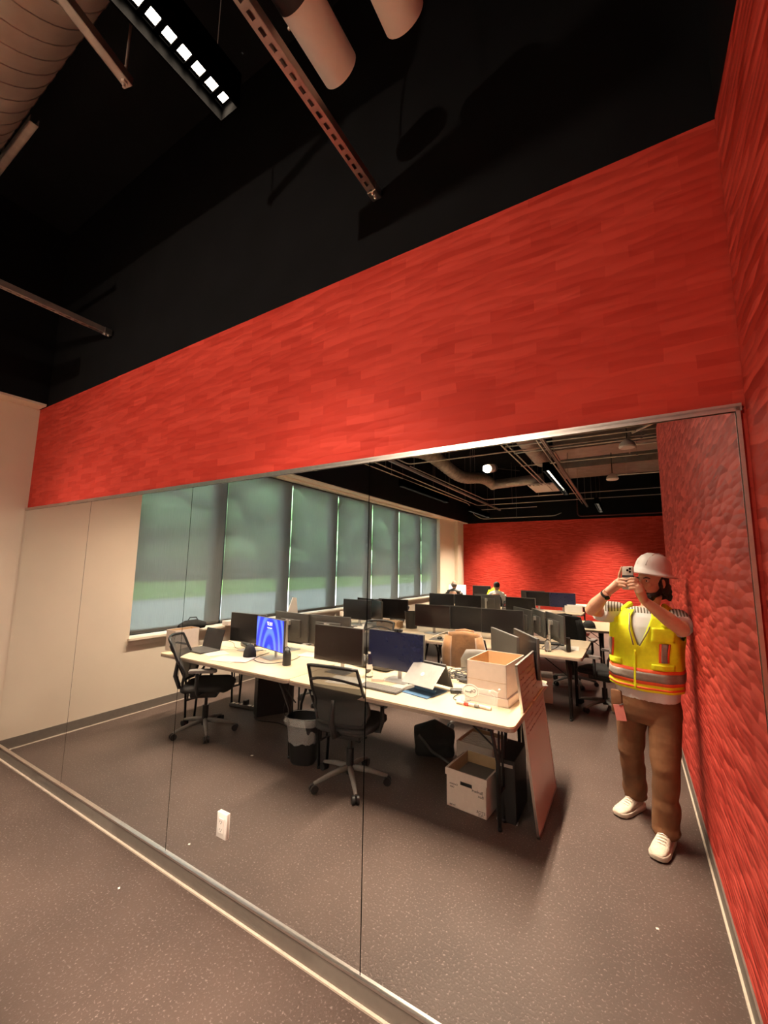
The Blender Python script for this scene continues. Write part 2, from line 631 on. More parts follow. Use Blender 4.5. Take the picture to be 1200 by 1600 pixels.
def text_prism(mb, s, x, z, y, size, mi=0, depth=0.0006, mirror=True, M4=None, squeeze=1.0):
    """lettering on a face that looks towards -y in the mirror's picture; reads true on the real thing"""
    cu_ = bpy.data.curves.new('t', 'FONT')
    cu_.body = s
    cu_.size = size
    cu_.align_x = 'CENTER'
    cu_.align_y = 'CENTER'
    cu_.extrude = depth
    t = bpy.data.objects.new('t', cu_)
    col.objects.link(t)
    dg = bpy.context.evaluated_depsgraph_get()
    me = bpy.data.meshes.new_from_object(t.evaluated_get(dg))
    vs_ = []
    for v in me.vertices:
        u, q, d = v.co.x * squeeze, v.co.y, v.co.z
        p = Vector((x - u, y - d, z + q))
        vs_.append(mb.bm.verts.new(M4 @ p if M4 else p))
    for p in me.polygons:
        try:
            f = mb.bm.faces.new([vs_[i] for i in p.vertices])
            f.material_index = mi
        except ValueError:
            pass
    bpy.data.objects.remove(t)
    bpy.data.meshes.remove(me)
    bpy.data.curves.remove(cu_)


# ------------------------------------------------------------------ the room shell
XL, XR, YE, YF, ZB, ZC = -4.90, 0.32, 3.47, 12.0, 3.17, 5.0   # left wall, right wall, its far end, far wall, red band top, deck
XW = 5.0                                                       # the far side wall beyond the right wall's end
WY0, WY1, WZ0, WZ1 = 1.06, 9.95, 0.84, 3.13                    # the window opening in the left wall

struct('floor', MB().box(((XL + XW) / 2, YF / 2, -0.05), (XW - XL + 0.6, YF + 0.6, 0.1)), M['floor'])
struct('ceiling', MB().box(((XL + XW) / 2, YF / 2, ZC + 0.05), (XW - XL + 0.6, YF + 0.6, 0.1)), M['black_wall'])
struct('wall_back', MB().box(((XL + XR) / 2, -0.10, ZB / 2), (XR - XL + 0.4, 0.18, ZB)), M['red_x'])
struct('wall_back_upper', MB().box(((XL + XR) / 2, -0.10, (ZB + ZC) / 2), (XR - XL + 0.4, 0.18, ZC - ZB)), M['black_wall'])
struct('wall_right', MB().box(((XR + XW) / 2, YE / 2, ZB / 2), (XW - XR, YE, ZB)), M['red_y'])
struct('wall_right_upper', MB().box(((XR + XW) / 2, YE / 2, (ZB + ZC) / 2), (XW - XR, YE, ZC - ZB)), M['black_wall'])
struct('wall_far', MB().box(((XL + XW) / 2, YF + 0.1, ZB / 2), (XW - XL + 0.4, 0.2, ZB)), M['red_x'])
struct('wall_far_upper', MB().box(((XL + XW) / 2, YF + 0.1, (ZB + ZC) / 2), (XW - XL + 0.4, 0.2, ZC - ZB)), M['black_wall'])
struct('wall_side', MB().box((XW + 0.1, (YE + YF) / 2, ZC / 2), (0.2, YF - YE + 0.2, ZC)), M['white_wall'])
b = MB()
T = 0.30
b.box((XL - T / 2, YF / 2, WZ0 / 2), (T, YF + 0.3, WZ0))
b.box((XL - T / 2, WY0 / 2 - 0.1, (WZ0 + ZB) / 2), (T, WY0 + 0.2, ZB - WZ0))
b.box((XL - T / 2, (WY1 + YF) / 2 + 0.1, (WZ0 + ZB) / 2), (T, YF - WY1 + 0.2, ZB - WZ0))
b.box((XL - T / 2, (WY0 + WY1) / 2, (WZ1 + ZB) / 2), (T, WY1 - WY0, ZB - WZ1))
struct('wall_left', b, M['white_wall'])
struct('wall_left_upper', MB().box((XL - T / 2 + 0.08, YF / 2, (ZB + 0.02 + ZC) / 2), (T + 0.16 + 0.02, YF + 0.3, ZC - ZB - 0.02)), M['black_wall'])
struct('trim_1', MB().box((XL + 0.085, YF / 2, ZB + 0.01), (0.17, YF, 0.02)), M['white_wall'])
struct('trim_2', MB().box((XL + 0.06, 11.35, ZB / 2), (0.12, 0.42, ZB), bev=0.004), M['white_wall'])   # shallow column by the far corner
# window sill with a nosing
struct('trim_3', MB().box((XL - 0.10, (WY0 + WY1) / 2, WZ0 - 0.012), (0.30, WY1 - WY0 + 0.04, 0.03), bev=0.004).box((XL + 0.012, (WY0 + WY1) / 2, WZ0 - 0.05), (0.024, WY1 - WY0 + 0.04, 0.075), bev=0.003), M['white_wall'])
# base boards: taupe cove base and its pale lip
for nm, c, d, lc, ld in (
        ('baseboard_back', ((XL + XR) / 2, 0.004, 0.042), (XR - XL, 0.008, 0.084), ((XL + XR) / 2, 0.010, 0.004), (XR - XL, 0.020, 0.008)),
        ('baseboard_left', (XL + 0.004, YF / 2, 0.05), (0.008, YF, 0.10), (XL + 0.009, YF / 2, 0.004), (0.018, YF, 0.008)),
        ('baseboard_right', (XR - 0.004, YE / 2, 0.05), (0.008, YE, 0.10), (XR - 0.009, YE / 2, 0.004), (0.018, YE, 0.008)),
        ('baseboard_far', ((XL + XW) / 2, YF - 0.004, 0.05), (XW - XL, 0.008, 0.10), ((XL + XW) / 2, YF - 0.009, 0.004), (XW - XL, 0.018, 0.008))):
    b = MB().box(c, d).box(lc, ld, mi=1)
    struct(nm, b, [M['base'], M['base_lip']])

# window mullions and glass, one bay after another; a dark frame behind the cloths
GAPS = [2.32, 3.66, 4.98, 6.27, 7.54, 8.83]
edges = [WY0] + GAPS + [WY1]
for i, (a, c) in enumerate(zip(edges[:-1], edges[1:])):
    f = MB()
    xw = XL - 0.20
    f.box((xw, a + 0.03, (WZ0 + WZ1) / 2), (0.08, 0.05, WZ1 - WZ0))
    f.box((xw, c - 0.10, (WZ0 + WZ1) / 2), (0.08, 0.10, WZ1 - WZ0))
    f.box((xw, (a + c) / 2, WZ0 + 0.025), (0.08, c - a - 0.02, 0.05))
    f.box((xw, (a + c) / 2, WZ1 - 0.025), (0.08, c - a - 0.02, 0.05))
    wf = tag(obj('window_%d' % (i + 1), f, M['window_frame']), kind='structure')
    obj('pane', MB().box((xw, (a + c) / 2, (WZ0 + WZ1) / 2), (0.006, c - a - 0.04, WZ1 - WZ0 - 0.04)), M['glass'], wf)

# ------------------------------------------------------------------ outside the windows
struct('ground_outside', MB().box((-34, 70, -0.55), (57, 260, 0.5)), M['grass'])
struct('road_outside', MB().box((-13.6, 70, -0.29), (13.5, 240, 0.04)).box((-20.5, 70, -0.24), (0.35, 240, 0.14)), M['road'])

# ------------------------------------------------------------------ mirror panels and their metal channels
labels = ['mirror panel touching the white left wall, first of the four',
          'tall mirror panel between the faint seam and the one with the outlet cut in',
          'tall mirror panel with the white power outlet set low in it',
          'tall mirror panel by the red corner that shows the photographer']
xs = [XL + 0.004, -3.623, -2.321, -1.0, 0.297]
for i in range(4):
    b = MB().box(((xs[i] + xs[i + 1]) / 2, -0.003, (0.088 + 2.177) / 2), (xs[i + 1] - xs[i] - 0.0045, 0.006, 2.177 - 0.088))
    mr = tag(obj('wall_mirror', b, M['mirror']), labels[i], 'mirror', 'mirror panels on the back wall')
    obj('backing', MB().box(((xs[i] + xs[i + 1]) / 2 + (0.006 if i < 3 else 0), -0.0078, (0.088 + 2.177) / 2), (xs[i + 1] - xs[i] - 0.001, 0.003, 2.177 - 0.088)), M['matt_black'], mr)
b = MB().box(((XL + 0.31) / 2, 0.003, 2.184), (0.31 - XL, 0.010, 0.014)).box(((XL + 0.31) / 2, 0.007, 2.176), (0.31 - XL, 0.002, 0.016))
tag(obj('mirror_channel', b, M['metal']), 'thin metal channel along the top edge of the mirror', 'metal trim', 'metal channels around the mirror')
b = MB().box(((XL + 0.31) / 2, 0.005, 0.088), (0.31 - XL, 0.014, 0.010))
tag(obj('mirror_channel', b, M['metal']), 'thin metal channel along the bottom edge of the mirror above the base board', 'metal trim', 'metal channels around the mirror')
b = MB().box((0.301, 0.003, 1.13), (0.010, 0.010, 2.10))
tag(obj('mirror_channel', b, M['metal']), 'upright metal edge strip on the mirror beside the red corner', 'metal trim', 'metal channels around the mirror')


def outlet(name, label, cat, loc, rz, decora=True):
    t = root(name, label, cat, loc, rz)
    b = MB().box((0, -0.006, 0), (0.072, 0.012, 0.118), bev=0.003)
    obj('cover_plate', b, M['outlet'], t, auto=40)
    if decora:
        b = MB().box((0, -0.0135, 0), (0.035, 0.004, 0.068), bev=0.001)
        r_ = obj('receptacle', b, M['outlet'], t)
        for z in (-0.018, 0.018):
            b = MB()
            for x in (-0.007, 0.007):
                b.box((x, -0.0158, z + 0.003), (0.0022, 0.001, 0.008))
            b.box((0, -0.0158, z - 0.006), (0.004, 0.001, 0.004))
            obj('socket', b, M['dark'], r_)
    else:
        obj('rocker', MB().box((0, -0.0135, 0), (0.033, 0.006, 0.066), bev=0.002), M['outlet'], t)
    return t


# on the mirror: its face looks into the room (+y in the mirror's picture), so it is turned round
outlet('wall_outlet', 'white power outlet plate set low in the mirror', 'outlet', (-1.852, 0.0, 0.375), PI)
outlet('light_switch', 'white rocker switch plate on the red wall behind the photographer', 'switch', (XR, 2.62, 0.98), R(-90), False)

# ------------------------------------------------------------------ roller shades
shades = ['roller shade over the first window bay, beside the plain white wall',
          'roller shade over the second bay, above the pair with the blue screen',
          'roller shade over the third bay, behind the upright white card',
          'roller shade over the middle bay behind the cluttered window desk',
          'roller shade over the fifth bay, behind the back of the mesh chair',
          'roller shade over the sixth bay, next to last before the far corner',
          'roller shade over the last bay, nearest the far red wall']
for i, (a, c) in enumerate(zip(edges[:-1], edges[1:])):
    t = root('roller_shade', 'grey-green see-through ' + shades[i], 'window shade', (XL - 0.10, 0, 0), 0, 'roller shades along the window wall')
    y0, y1 = a + (0.012 if i else 0.0), c - 0.014
    b = MB()
    b.box((0, (y0 + y1) / 2, (WZ0 + 0.05 + WZ1 - 0.03) / 2), (0.002, y1 - y0, WZ1 - WZ0 - 0.08))
    obj('cloth', b, M['shade'], t)
    obj('hem_bar', MB().box((0, (y0 + y1) / 2, WZ0 + 0.04), (0.012, y1 - y0, 0.03), bev=0.004), M['dark_grey'], t)
    obj('roller_tube', MB().cyl((-0.03, y0, WZ1 - 0.03), (-0.03, y1, WZ1 - 0.03), 0.025), M['dark_grey'], t, auto=40)

# ------------------------------------------------------------------ light fittings
def area(name, loc, sx, sy, power, spread, parent=None, rot=(0, 0, 0), color=WARM):
    l = bpy.data.lights.new(name, 'AREA')
    l.shape = 'RECTANGLE'
    l.size = sx
    l.size_y = sy
    l.energy = power
    l.color = color
    l.spread = R(spread)
    o = bpy.data.objects.new(name, l)
    col.objects.link(o)
    o.location = (loc[0], -loc[1], loc[2])
    o.rotation_euler = rot
    if parent:
        o.parent = parent
    return o


def linear_light(label, x, y0, y1, z, power):
    """black pendant channel with a row of louvred light cells underneath, on two wires"""
    t = root('linear_pendant_light', label, 'light', (x, (y0 + y1) / 2, z), 0, 'linear pendant lights')
    L_ = y1 - y0
    b = MB()
    b.box((0, 0, 0.062), (0.100, L_, 0.086))
    for s_ in (-1, 1):
        b.box((s_ * 0.047, 0, 0.004), (0.006, L_, 0.087))
        b.box((0, s_ * (L_ / 2 - 0.003), 0.004), (0.094, 0.006, 0.087))
    obj('housing', b, M['matt_black'], t)
    b = MB()
    n = int(L_ / 0.052)
    for k in range(1, n):
        b.box((0, -L_ / 2 + k * L_ / n, 0.010), (0.088, 0.018, 0.006))
    for s_ in (-1, 1):
        b.box((s_ * 0.040, 0, 0.010), (0.008, L_ - 0.02, 0.006))
    obj('louvre', b, M['matt_black'], t)
    for s_ in (-1, 1):
        obj('suspension_wire', MB().cyl((0, s_ * L_ * 0.47, 0.11), (0, s_ * L_ * 0.47, ZC - z), 0.0015, n=6), M['galv'], t)
    area('lamp', (0, 0, 0.016), 0.050, L_ - 0.03, power, 98, t)
    b = MB()
    b.box((0, 0, 0.0178), (0.056, L_ - 0.03, 0.001))
    obj('led_strip', b, M['led'], t)
    return t


LZ = 3.38
linear_light('lit black linear pendant near the mirror, row of bright cells overhead', -1.175, 0.72, 3.12, LZ, FIXTURE_W * 1.6)
linear_light('black linear pendant above the window side of the first desk row', -3.85, 0.72, 3.12, LZ, FIXTURE_W * 0.9)
linear_light('black linear pendant hanging along the window wall, seen whole in the mirror', -3.80, 5.42, 7.81, 3.30, FIXTURE_W * 0.9)
linear_light('dark linear pendant beside the long slotted strut over the middle desks', -1.08, 5.36, 7.9, 3.30, FIXTURE_W * 0.9)
linear_light('short dark linear pendant near the far corner by the windows', -3.8, 9.5, 11.3, 3.30, FIXTURE_W * 1.7)
linear_light('dark linear pendant over the farthest desks near the red wall', -0.6, 9.5, 11.3, 3.30, FIXTURE_W * 1.7)


def spot_head(label, loc, rotm, lit, power=0.0, l_=0.24, r_=0.075, name='cylinder_spotlight'):
    """white can with a dark rear cap; its open end looks along local -z"""
    t = root(name, label, 'spotlight', loc, 0, 'white cylinder spotlights')
    t.rotation_mode = 'QUATERNION'
    t.rotation_quaternion = rotm
    obj('can', MB().lathe((0, 0, 0), [(r_ * 0.93, -l_ / 2 + 0.03), (r_ * 0.95, -l_ / 2), (r_, -l_ / 2), (r_, l_ / 2), (0.001, l_ / 2)], cap=False), M['white_paint'], t, auto=40)
    obj('rear_cap', MB().lathe((0, 0, 0), [(r_ * 1.01, l_ / 2 - 0.002), (r_ * 1.01, l_ / 2 + 0.09), (r_ * 0.9, l_ / 2 + 0.10), (0.001, l_ / 2 + 0.10)]), M['black_metal'], t, auto=40)
    if lit:
        obj('bulb', MB().ball((0, 0, -l_ / 2 - 0.01), (0.045, 0.045, 0.04), 16), M['lamp_glow'], t, smooth=True)
    else:
        obj('lens', MB().lathe((0, 0, 0), [(0.001, -l_ / 2 + 0.012), (r_ * 0.94, -l_ / 2 + 0.012), (r_ * 0.94, -l_ / 2 + 0.02), (0.001, -l_ / 2 + 0.02)]), M['lens'], t)
    if lit:
        l = bpy.data.lights.new('lamp', 'SPOT')
        l.energy = power
        l.color = WARM
        l.spot_size = R(74)
        l.spot_blend = 1.0
        l.shadow_soft_size = r_ * 0.8
        o = bpy.data.objects.new('lamp', l)
        col.objects.link(o)
        o.parent = t
        o.location = (0, 0, -l_ / 2 - 0.065)
    return t


qy = Vector((0, 0, -1)).rotation_difference(Vector((0, 1, 0)))     # real space: towards the mirror wall
s1 = spot_head('white cylinder spotlight with dark rear cap, aimed at the mirror wall beside the slotted strut', (-0.90, 0.56, 3.70), qy, False, l_=0.26, r_=0.078)
s2 = spot_head('second white cylinder spotlight cut by the top edge, farther from the slotted strut', (-0.60, 0.66, 3.70), qy, False, l_=0.44, r_=0.078)
AIM = Vector((0, 0, -1)).rotation_difference(Vector((-0.30, 5.0, -1.20)).normalized())     # the head is swivelled towards the mirror wall
s3 = spot_head('glaring lit white cylinder spotlight hanging over the second desk row', (-1.90, 5.02, 3.32), AIM, True, SPOT_W, l_=0.20, r_=0.07)
obj('drop_rod', MB().cyl((0, 0, 0.19), (0.02, 0.1, ZC - 3.32), 0.006, n=8), M['black_metal'], s3)
obj('drop_rod', MB().cyl((0, 0, 0), (0, 0, 0.01), 0.006, n=8), M['black_metal'], s1)

for lab, (x, y, z), nm in (('white domed ceiling speaker hung near the end of the red wall', (0.07, 5.42, 3.50), 'a'), ('white domed ceiling speaker hung over the middle aisle', (-0.2, 7.87, 3.50), 'b')):
    t = root('dome_pendant', lab, 'ceiling speaker', (x, y, z), 0, 'domed ceiling speakers')
    obj('dome', MB().lathe((0, 0, 0), [(0.001, 0), (0.10, 0.0), (0.115, 0.02), (0.10, 0.07), (0.05, 0.12), (0.02, 0.14), (0.001, 0.145)]), M['white_paint'], t, auto=40)
    obj('stem', MB().cyl((0, 0, 0.14), (0, 0, ZC - z), 0.008, n=8), M['black_metal'], t)


# ------------------------------------------------------------------ struts, conduits, ducts overhead
def slotted_strut(label, x, z, y0, y1):
    t = root('slotted_strut', label, 'strut', (x, (y0 + y1) / 2, z), 0, 'slotted steel struts')
    L_ = y1 - y0
    b = MB()
    hw = 0.021
    for s_ in (-1, 1):
        b.box((s_ * hw, 0, 0.021), (0.003, L_, 0.042))
        b.box((s_ * 0.0145, 0, 0.0), (0.013, L_, 0.003))
        b.box((s_ * 0.016, 0, 0.041), (0.010, L_, 0.003))
    n = int(L_ / 0.05)
    for k in range(n):
        b.box((0, -L_ / 2 + (k + 0.5) * L_ / n, 0.0), (0.018, 0.022, 0.003))
    obj('channel', b, M['galv'], t)
    b = MB().box((0, -L_ / 2 + 0.03, 0.02), (0.050, 0.055, 0.050), bev=0.003).ball((0, -L_ / 2 + 0.045, -0.008), 0.008).ball((0, -L_ / 2 + 0.02, -0.008), 0.008)
    obj('wall_bracket', b, M['metal'], t)
    for k in range(int(L_ / 1.9)):
        y = -L_ / 2 + 1.8 + 1.9 * k
        obj('hanger_rod', MB().cyl((0, y, 0.0), (0, y, ZC - z), 0.004, n=6), M['galv'], t)
    return t


slotted_strut('long slotted steel strut meeting the mirror wall beside the white spotlights', -0.985, 3.52, 0.0, YF - 0.02)
slotted_strut('slotted steel strut meeting the mirror wall over the window side', -3.60, 3.56, 0.0, YF - 0.02)


def pipe(label, pts, r=0.011, m=None, cat='conduit', name='conduit', group='thin steel conduits under the deck', hang=True):
    t = root(name, label, cat, pts[0], 0, group)
    P0 = Vector(pts[0])
    q = [Vector(p) - P0 for p in pts]
    # rounded corners
    out = [q[0]]
    for i in range(1, len(q) - 1):
        a = (q[i - 1] - q[i]).normalized()
        c = (q[i + 1] - q[i]).normalized()
        rad = min(0.12, (q[i - 1] - q[i]).length * 0.4, (q[i + 1] - q[i]).length * 0.4)
        for s_ in (0, .25, .5, .75, 1):
            out.append((q[i] + a * rad) * (1 - s_) ** 2 + q[i] * 2 * s_ * (1 - s_) + (q[i] + c * rad) * s_ ** 2)
    out.append(q[-1])
    obj('tube', MB().tube(out, r, 8), m or M['conduit'], t, smooth=True)
    if hang:
        L_ = 0
        for a, c in zip(q[:-1], q[1:]):
            d = (c - a).length
            k = int(d / 2.2)
            for j in range(k):
                p = a + (c - a) * ((j + 0.5) / k)
                obj('hanger', MB().cyl((p.x, p.y, p.z - r - 0.004), (p.x, p.y, ZC - P0.z), 0.003, n=6).box((p.x, p.y, p.z), (0.03, 0.03, 2 * r + 0.008)), M['galv'], t)
    return t


pipe('conduit bending from the window side across to the middle, nearest to the mirror', [(-3.70, 3.6, 3.70), (-3.66, 5.48, 3.70), (1.6, 5.53, 3.70)])
pipe('conduit running along the strut and turning to follow the far wall at two thirds depth', [(-3.69, 5.6, 3.69), (-3.60, 10.30, 3.69), (2.5, 10.36, 3.69)])
pipe('conduit looping close to the windows and along the far wall', [(-4.13, 4.2, 3.68), (-4.15, 11.3, 3.68), (2.5, 11.42, 3.68)])
pipe('upper of two parallel conduits near the window wall', [(-4.45, 4.5, 3.71), (-4.35, 11.0, 3.71), (-4.45, 11.85, 3.45), (-4.2, 11.9, 3.30), (-1.9, 11.9, 3.30), (-1.7, 11.9, 3.38)])
pipe('short conduit crossing above the far left corner', [(-4.4, 11.8, 3.60), (-2.4, 11.8, 3.60)], hang=False)
pipe('conduit crossing the room just before the round duct, upper of a close pair', [(-1.7, 5.25, 3.72), (2.2, 5.38, 3.72)])
pipe('conduit crossing the room with a slightly thicker tube, lower of a close pair', [(-1.66, 5.72, 3.72), (2.2, 5.78, 3.72)], r=0.014)
pipe('conduit crossing the room beneath the big rectangular duct', [(-1.75, 6.66, 3.70), (2.2, 6.78, 3.70)])
pipe('short conduit feeding the domed speaker by the red wall', [(0.1, 6.1, 3.72), (1.4, 6.12, 3.72)], hang=False)
pipe('conduit feeding the domed speaker over the aisle', [(-0.15, 8.5, 3.72), (2.2, 8.66, 3.72)], hang=False)
pipe('conduit running beside the long slotted strut', [(-1.11, 4.2, 3.62), (-1.11, 11.9, 3.62)])
pipe('first conduit of the pair running towards the air grille', [(-1.715, 4.2, 3.70), (-1.71, 8.7, 3.70)])
pipe('second conduit of the pair running towards the air grille', [(-1.66, 4.2, 3.74), (-1.65, 9.9, 3.74)])
pipe('slanting pale conduit at the end of the red wall', [(0.15, 5.4, 3.72), (0.50, 4.9, 3.72), (1.5, 4.9, 3.72)], r=0.018, hang=False)
pipe('dark red sprinkler pipe along the top of the far red wall', [(-1.25, 11.85, 3.9), (-1.25, 11.85, 3.24), (2.6, 11.85, 3.24)], r=0.018, m=M['sprinkler'], cat='sprinkler pipe', name='sprinkler_pipe', group='pipes', hang=False)
pipe('thin flexible cable dangling from the deck between light and strut', [(-0.93, 0.62, 4.98), (-0.95, 0.62, 4.2), (-0.99, 0.60, 3.9), (-1.0, 0.62, 3.72)], r=0.006, cat='cable', name='hanging_cable', group='hanging cables', hang=False)


def round_duct(label, p, q, r, m, ribs=0.11):
    t = root('round_duct', label, 'duct', p, 0, 'round air ducts')
    d = Vector(q) - Vector(p)
    obj('shell', MB().cyl((0, 0, 0), d, r, n=40), m, t, auto=40)
    n = int(d.length / ribs)
    b = MB()
    u = d.normalized()
    a = u.cross(Vector((0, 0, 1))).normalized()
    c = a.cross(u)
    for k in range(n):
        ring = []
        o_ = d * ((k + 0.5) / n)
        for j in range(40):
            th = 2 * PI * j / 40
            ring.append([o_ + u * (0.0025 * math.cos(ph) + 0.02 * th / PI) + (a * math.cos(th) + c * math.sin(th)) * (r + 0.0035 * math.sin(ph)) for ph in (0, PI / 2, PI, 3 * PI / 2)])
        b.loft(ring, cap=False, closed=True)
    obj('lock_seam', b, M['galv'], t)
    return t


D0 = round_duct('large spiral duct overhead at the top left, beside the linear light', (-4.68, 1.23, 4.30), (-1.10, 1.23, 4.30), 0.36, M['duct'])
round_duct('round duct dropping towards the mirror above the middle desks', (-1.66, 3.5, 4.3), (-1.66, 8.6, 4.3), 0.20, M['duct'])
round_duct('long brown round duct crossing over the far desks', (-3.25, 9.95, 4.05), (-1.85, 9.70, 4.05), 0.13, M['duct'])
t = root('flexible_duct', 'wrinkled flexible duct sagging beside the glaring spotlight', 'duct', (-3.75, 5.6, 4.05), 0)
pp, rr_ = [], []
for k in range(60):
    s_ = k / 59
    pp.append((0.50 * s_, 4.4 * s_, 0.10 * math.sin(s_ * 9) - 0.05 * s_))
    rr_.append(0.15 + 0.012 * (k % 2) - 0.02 * s_)
obj('foil_sleeve', MB().tube(pp, rr_, 20), M['flex'], t, smooth=True)


def rect_duct(label, c, d):
    t = root('rectangular_duct', label, 'duct', c, 0, 'rectangular air ducts')
    obj('casing', MB().box((0, 0, 0), d), M['duct'], t)
    n = max(2, int(d[0] / 1.2))
    for k in range(n + 1):
        x = -d[0] / 2 + d[0] * k / n
        obj('flange', MB().box((x, 0, 0), (0.03, d[1] + 0.05, d[2] + 0.05)), M['galv'], t)
    return t


rect_duct('big rectangular duct crossing the room, nearer of two', (0.8, 7.6, 4.30), (4.0, 0.8, 0.45))
rect_duct('wide rectangular duct crossing farther back', (0.8, 9.9, 4.35), (4.4, 1.3, 0.40))
rect_duct('small rectangular duct box beyond the red wall end', (1.3, 8.8, 3.95), (0.5, 0.35, 0.30))
t = root('air_grille', 'pale ribbed air grille in front of the round duct end', 'air grille', (-1.85, 9.85, 3.82), 0)
obj('panel', MB().box((0, 0, 0), (0.62, 1.2, 0.03), bev=0.004), M['white_paint'], t)
b = MB()
for k in range(6):
    b.box((-0.24 + k * 0.095, -0.05 - 0.5, -0.03), (0.045, 0.12, 0.03))
obj('louvre', b, M['white_paint'], t)


def plain_strut(label, a, c, rods):
    t = root('duct_hanger', label, 'duct hanger', a, 0, 'strut hangers under the spiral duct')
    d = Vector(c) - Vector(a)
    ang = math.atan2(d.y, d.x)
    b = MB()
    L_ = d.length
    Rm = Matrix.Rotation(ang, 3, 'Z')
    for s_ in (-1, 1):
        b.box(Rm @ Vector((L_ / 2, s_ * 0.019, 0.02)), (L_, 0.004, 0.040), rz=ang)
    b.box(Rm @ Vector((L_ / 2, 0, 0.002)), (L_, 0.04, 0.004), rz=ang)
    obj('channel', b, M['galv'], t)
    for f_ in rods:
        p = d * f_
        obj('threaded_rod', MB().cyl((p.x, p.y, -0.03), (p.x, p.y, ZC - a[2]), 0.006, n=8).cyl((p.x, p.y, -0.012), (p.x, p.y, 0), 0.014, n=6), M['galv'], t)
    return t


plain_strut('steel strut hanger crossing under the spiral duct beside the linear light', (-1.80, 0.80, 3.80), (-1.50, 1.9, 3.80), (0.02, 0.95))
plain_strut('thin steel strut hanger along the lower flank of the spiral duct', (-2.82, 0.84, 4.21), (-3.55, 0.84, 4.21), (0.97,))
plain_strut('short steel strut hanger at the far left below the spiral duct', (-3.33, 0.84, 3.87), (-4.05, 0.84, 3.87), (0.03,))


# ------------------------------------------------------------------ tables
def make_table():
    t = root('folding_table', '', 'table', (0, 0, 0), 0, 'folding tables in double rows')
    W_, D_ = 1.85, 0.60
    b = MB()
    b.prism(rrect(W_, D_, 0.045), 0.728, 0.740)
    b.prism(rrect(W_ + 0.004, D_ + 0.004, 0.047), 0.706, 0.728, mi=1)
    obj('tabletop', b, [M['laminate'], M['table_edge']], t)
    for s_ in (-1, 1):
        for y in (-0.22, 0.22):
            x = s_ * 0.76
            obj('leg', MB().tube([(x, y, 0.70), (x, y * 0.35, 0.42), (x, y * 0.25, 0.02)], 0.0125, 8).cyl((x, y * 0.25, 0), (x, y * 0.25, 0.02), 0.016, n=8), M['black_metal'], t, smooth=True)
        b = MB()
        b.cyl((s_ * 0.76, -0.20, 0.66), (s_ * 0.76, 0.20, 0.66), 0.010, n=8)
        b.cyl((s_ * 0.76, -0.06, 0.22), (s_ * 0.76, 0.06, 0.22), 0.010, n=8)
        b.cyl((s_ * 0.76, -0.04, 0.66), (s_ * 0.76, -0.04, 0.22), 0.008, n=8)
        b.cyl((s_ * 0.76, 0.04, 0.66), (s_ * 0.76, 0.04, 0.22), 0.008, n=8)
        obj('leg_brace', b, M['black_metal'], t, smooth=True)
        obj('folding_stay', MB().cyl((s_ * 0.76, 0, 0.45), (s_ * 0.42, 0, 0.70), 0.006, n=8), M['black_metal'], t, smooth=True)
    return t


T0 = make_table()
XEND = (-0.65, -0.49, -0.30, -0.9, -0.9)
ROWY = (1.10, 3.44, 5.76, 8.00, 10.10)
tlabels = {
    (0, 0, 0): 'cream folding table nearest the mirror, holding the silver laptop and cardboard box',
    (0, 0, 1): 'cream folding table nearest the mirror by the window wall, under the blue screen',
    (0, 1, 0): 'cream folding table behind the cardboard box, back half of the first row',
    (0, 1, 1): 'cream folding table by the windows, back half of the first row',
    (1, 0, 0): 'cream folding table of the second row with the hand sanitizer bottle on its end',
    (1, 0, 1): 'cluttered folding table of the second row beside the windows, near half',
    (1, 1, 0): 'cream folding table of the second row, back half at the aisle',
    (1, 1, 1): 'folding table of the second row beside the windows, back half',
    (2, 0, 0): 'cream folding table of the third row with the black cap on its aisle end',
    (2, 0, 1): 'folding table of the third row beside the windows, near half',
    (2, 1, 0): 'folding table of the third row, back half at the aisle',
    (2, 1, 1): 'folding table of the third row beside the windows, back half',
    (3, 0, 0): 'folding table of the fourth row with the red ball, at the aisle',
    (3, 0, 1): 'folding table of the fourth row beside the windows, near half',
    (4, 0, 0): 'folding table nearest the far red wall at the aisle',
    (4, 0, 1): 'folding table nearest the far red wall under the white screen'}
first = True
for (i, j, k), lab in tlabels.items():
    loc = (XEND[i] - 0.925 - 1.857 * k, ROWY[i] + 0.30 + 0.604 * j, 0)
    if first:
        place(T0, loc)
        T0['label'] = lab
        first = False
    else:
        dup(T0, loc, 0, lab)


# ------------------------------------------------------------------ office chairs
def star_base(t, rot0=0.0, r=0.30):
    for k in range(5):
        a = rot0 + 2 * PI * k / 5
        c, s_ = math.cos(a), math.sin(a)
        pts = [(c * q, s_ * q, z) for q, z in ((0.02, 0.115), (r * 0.5, 0.10), (r, 0.065))]
        lg = obj('leg', MB().tube(pts, [0.024, 0.020, 0.013], 8), M['grey_plastic'] if r > 0.29 else M['black_plastic'], t, smooth=True)
        b = MB()
        for q in (-0.017, 0.017):
            cc = Vector((c * r - s_ * q, s_ * r + c * q, 0.030))
            ax = Vector((-s_, c, 0)) * 0.009
            b.cyl(cc - ax, cc + ax, 0.030, n=16)
        b.box((c * r, s_ * r, 0.045), (0.03, 0.012, 0.035), rz=a)
        obj('caster', b, M['black_plastic'], lg, auto=40)
    obj('gas_stem', MB().cyl((0, 0, 0.07), (0, 0, 0.26), 0.030, n=16).cyl((0, 0, 0.25), (0, 0, 0.40), 0.016, n=12), M['black_metal'], t, auto=40)


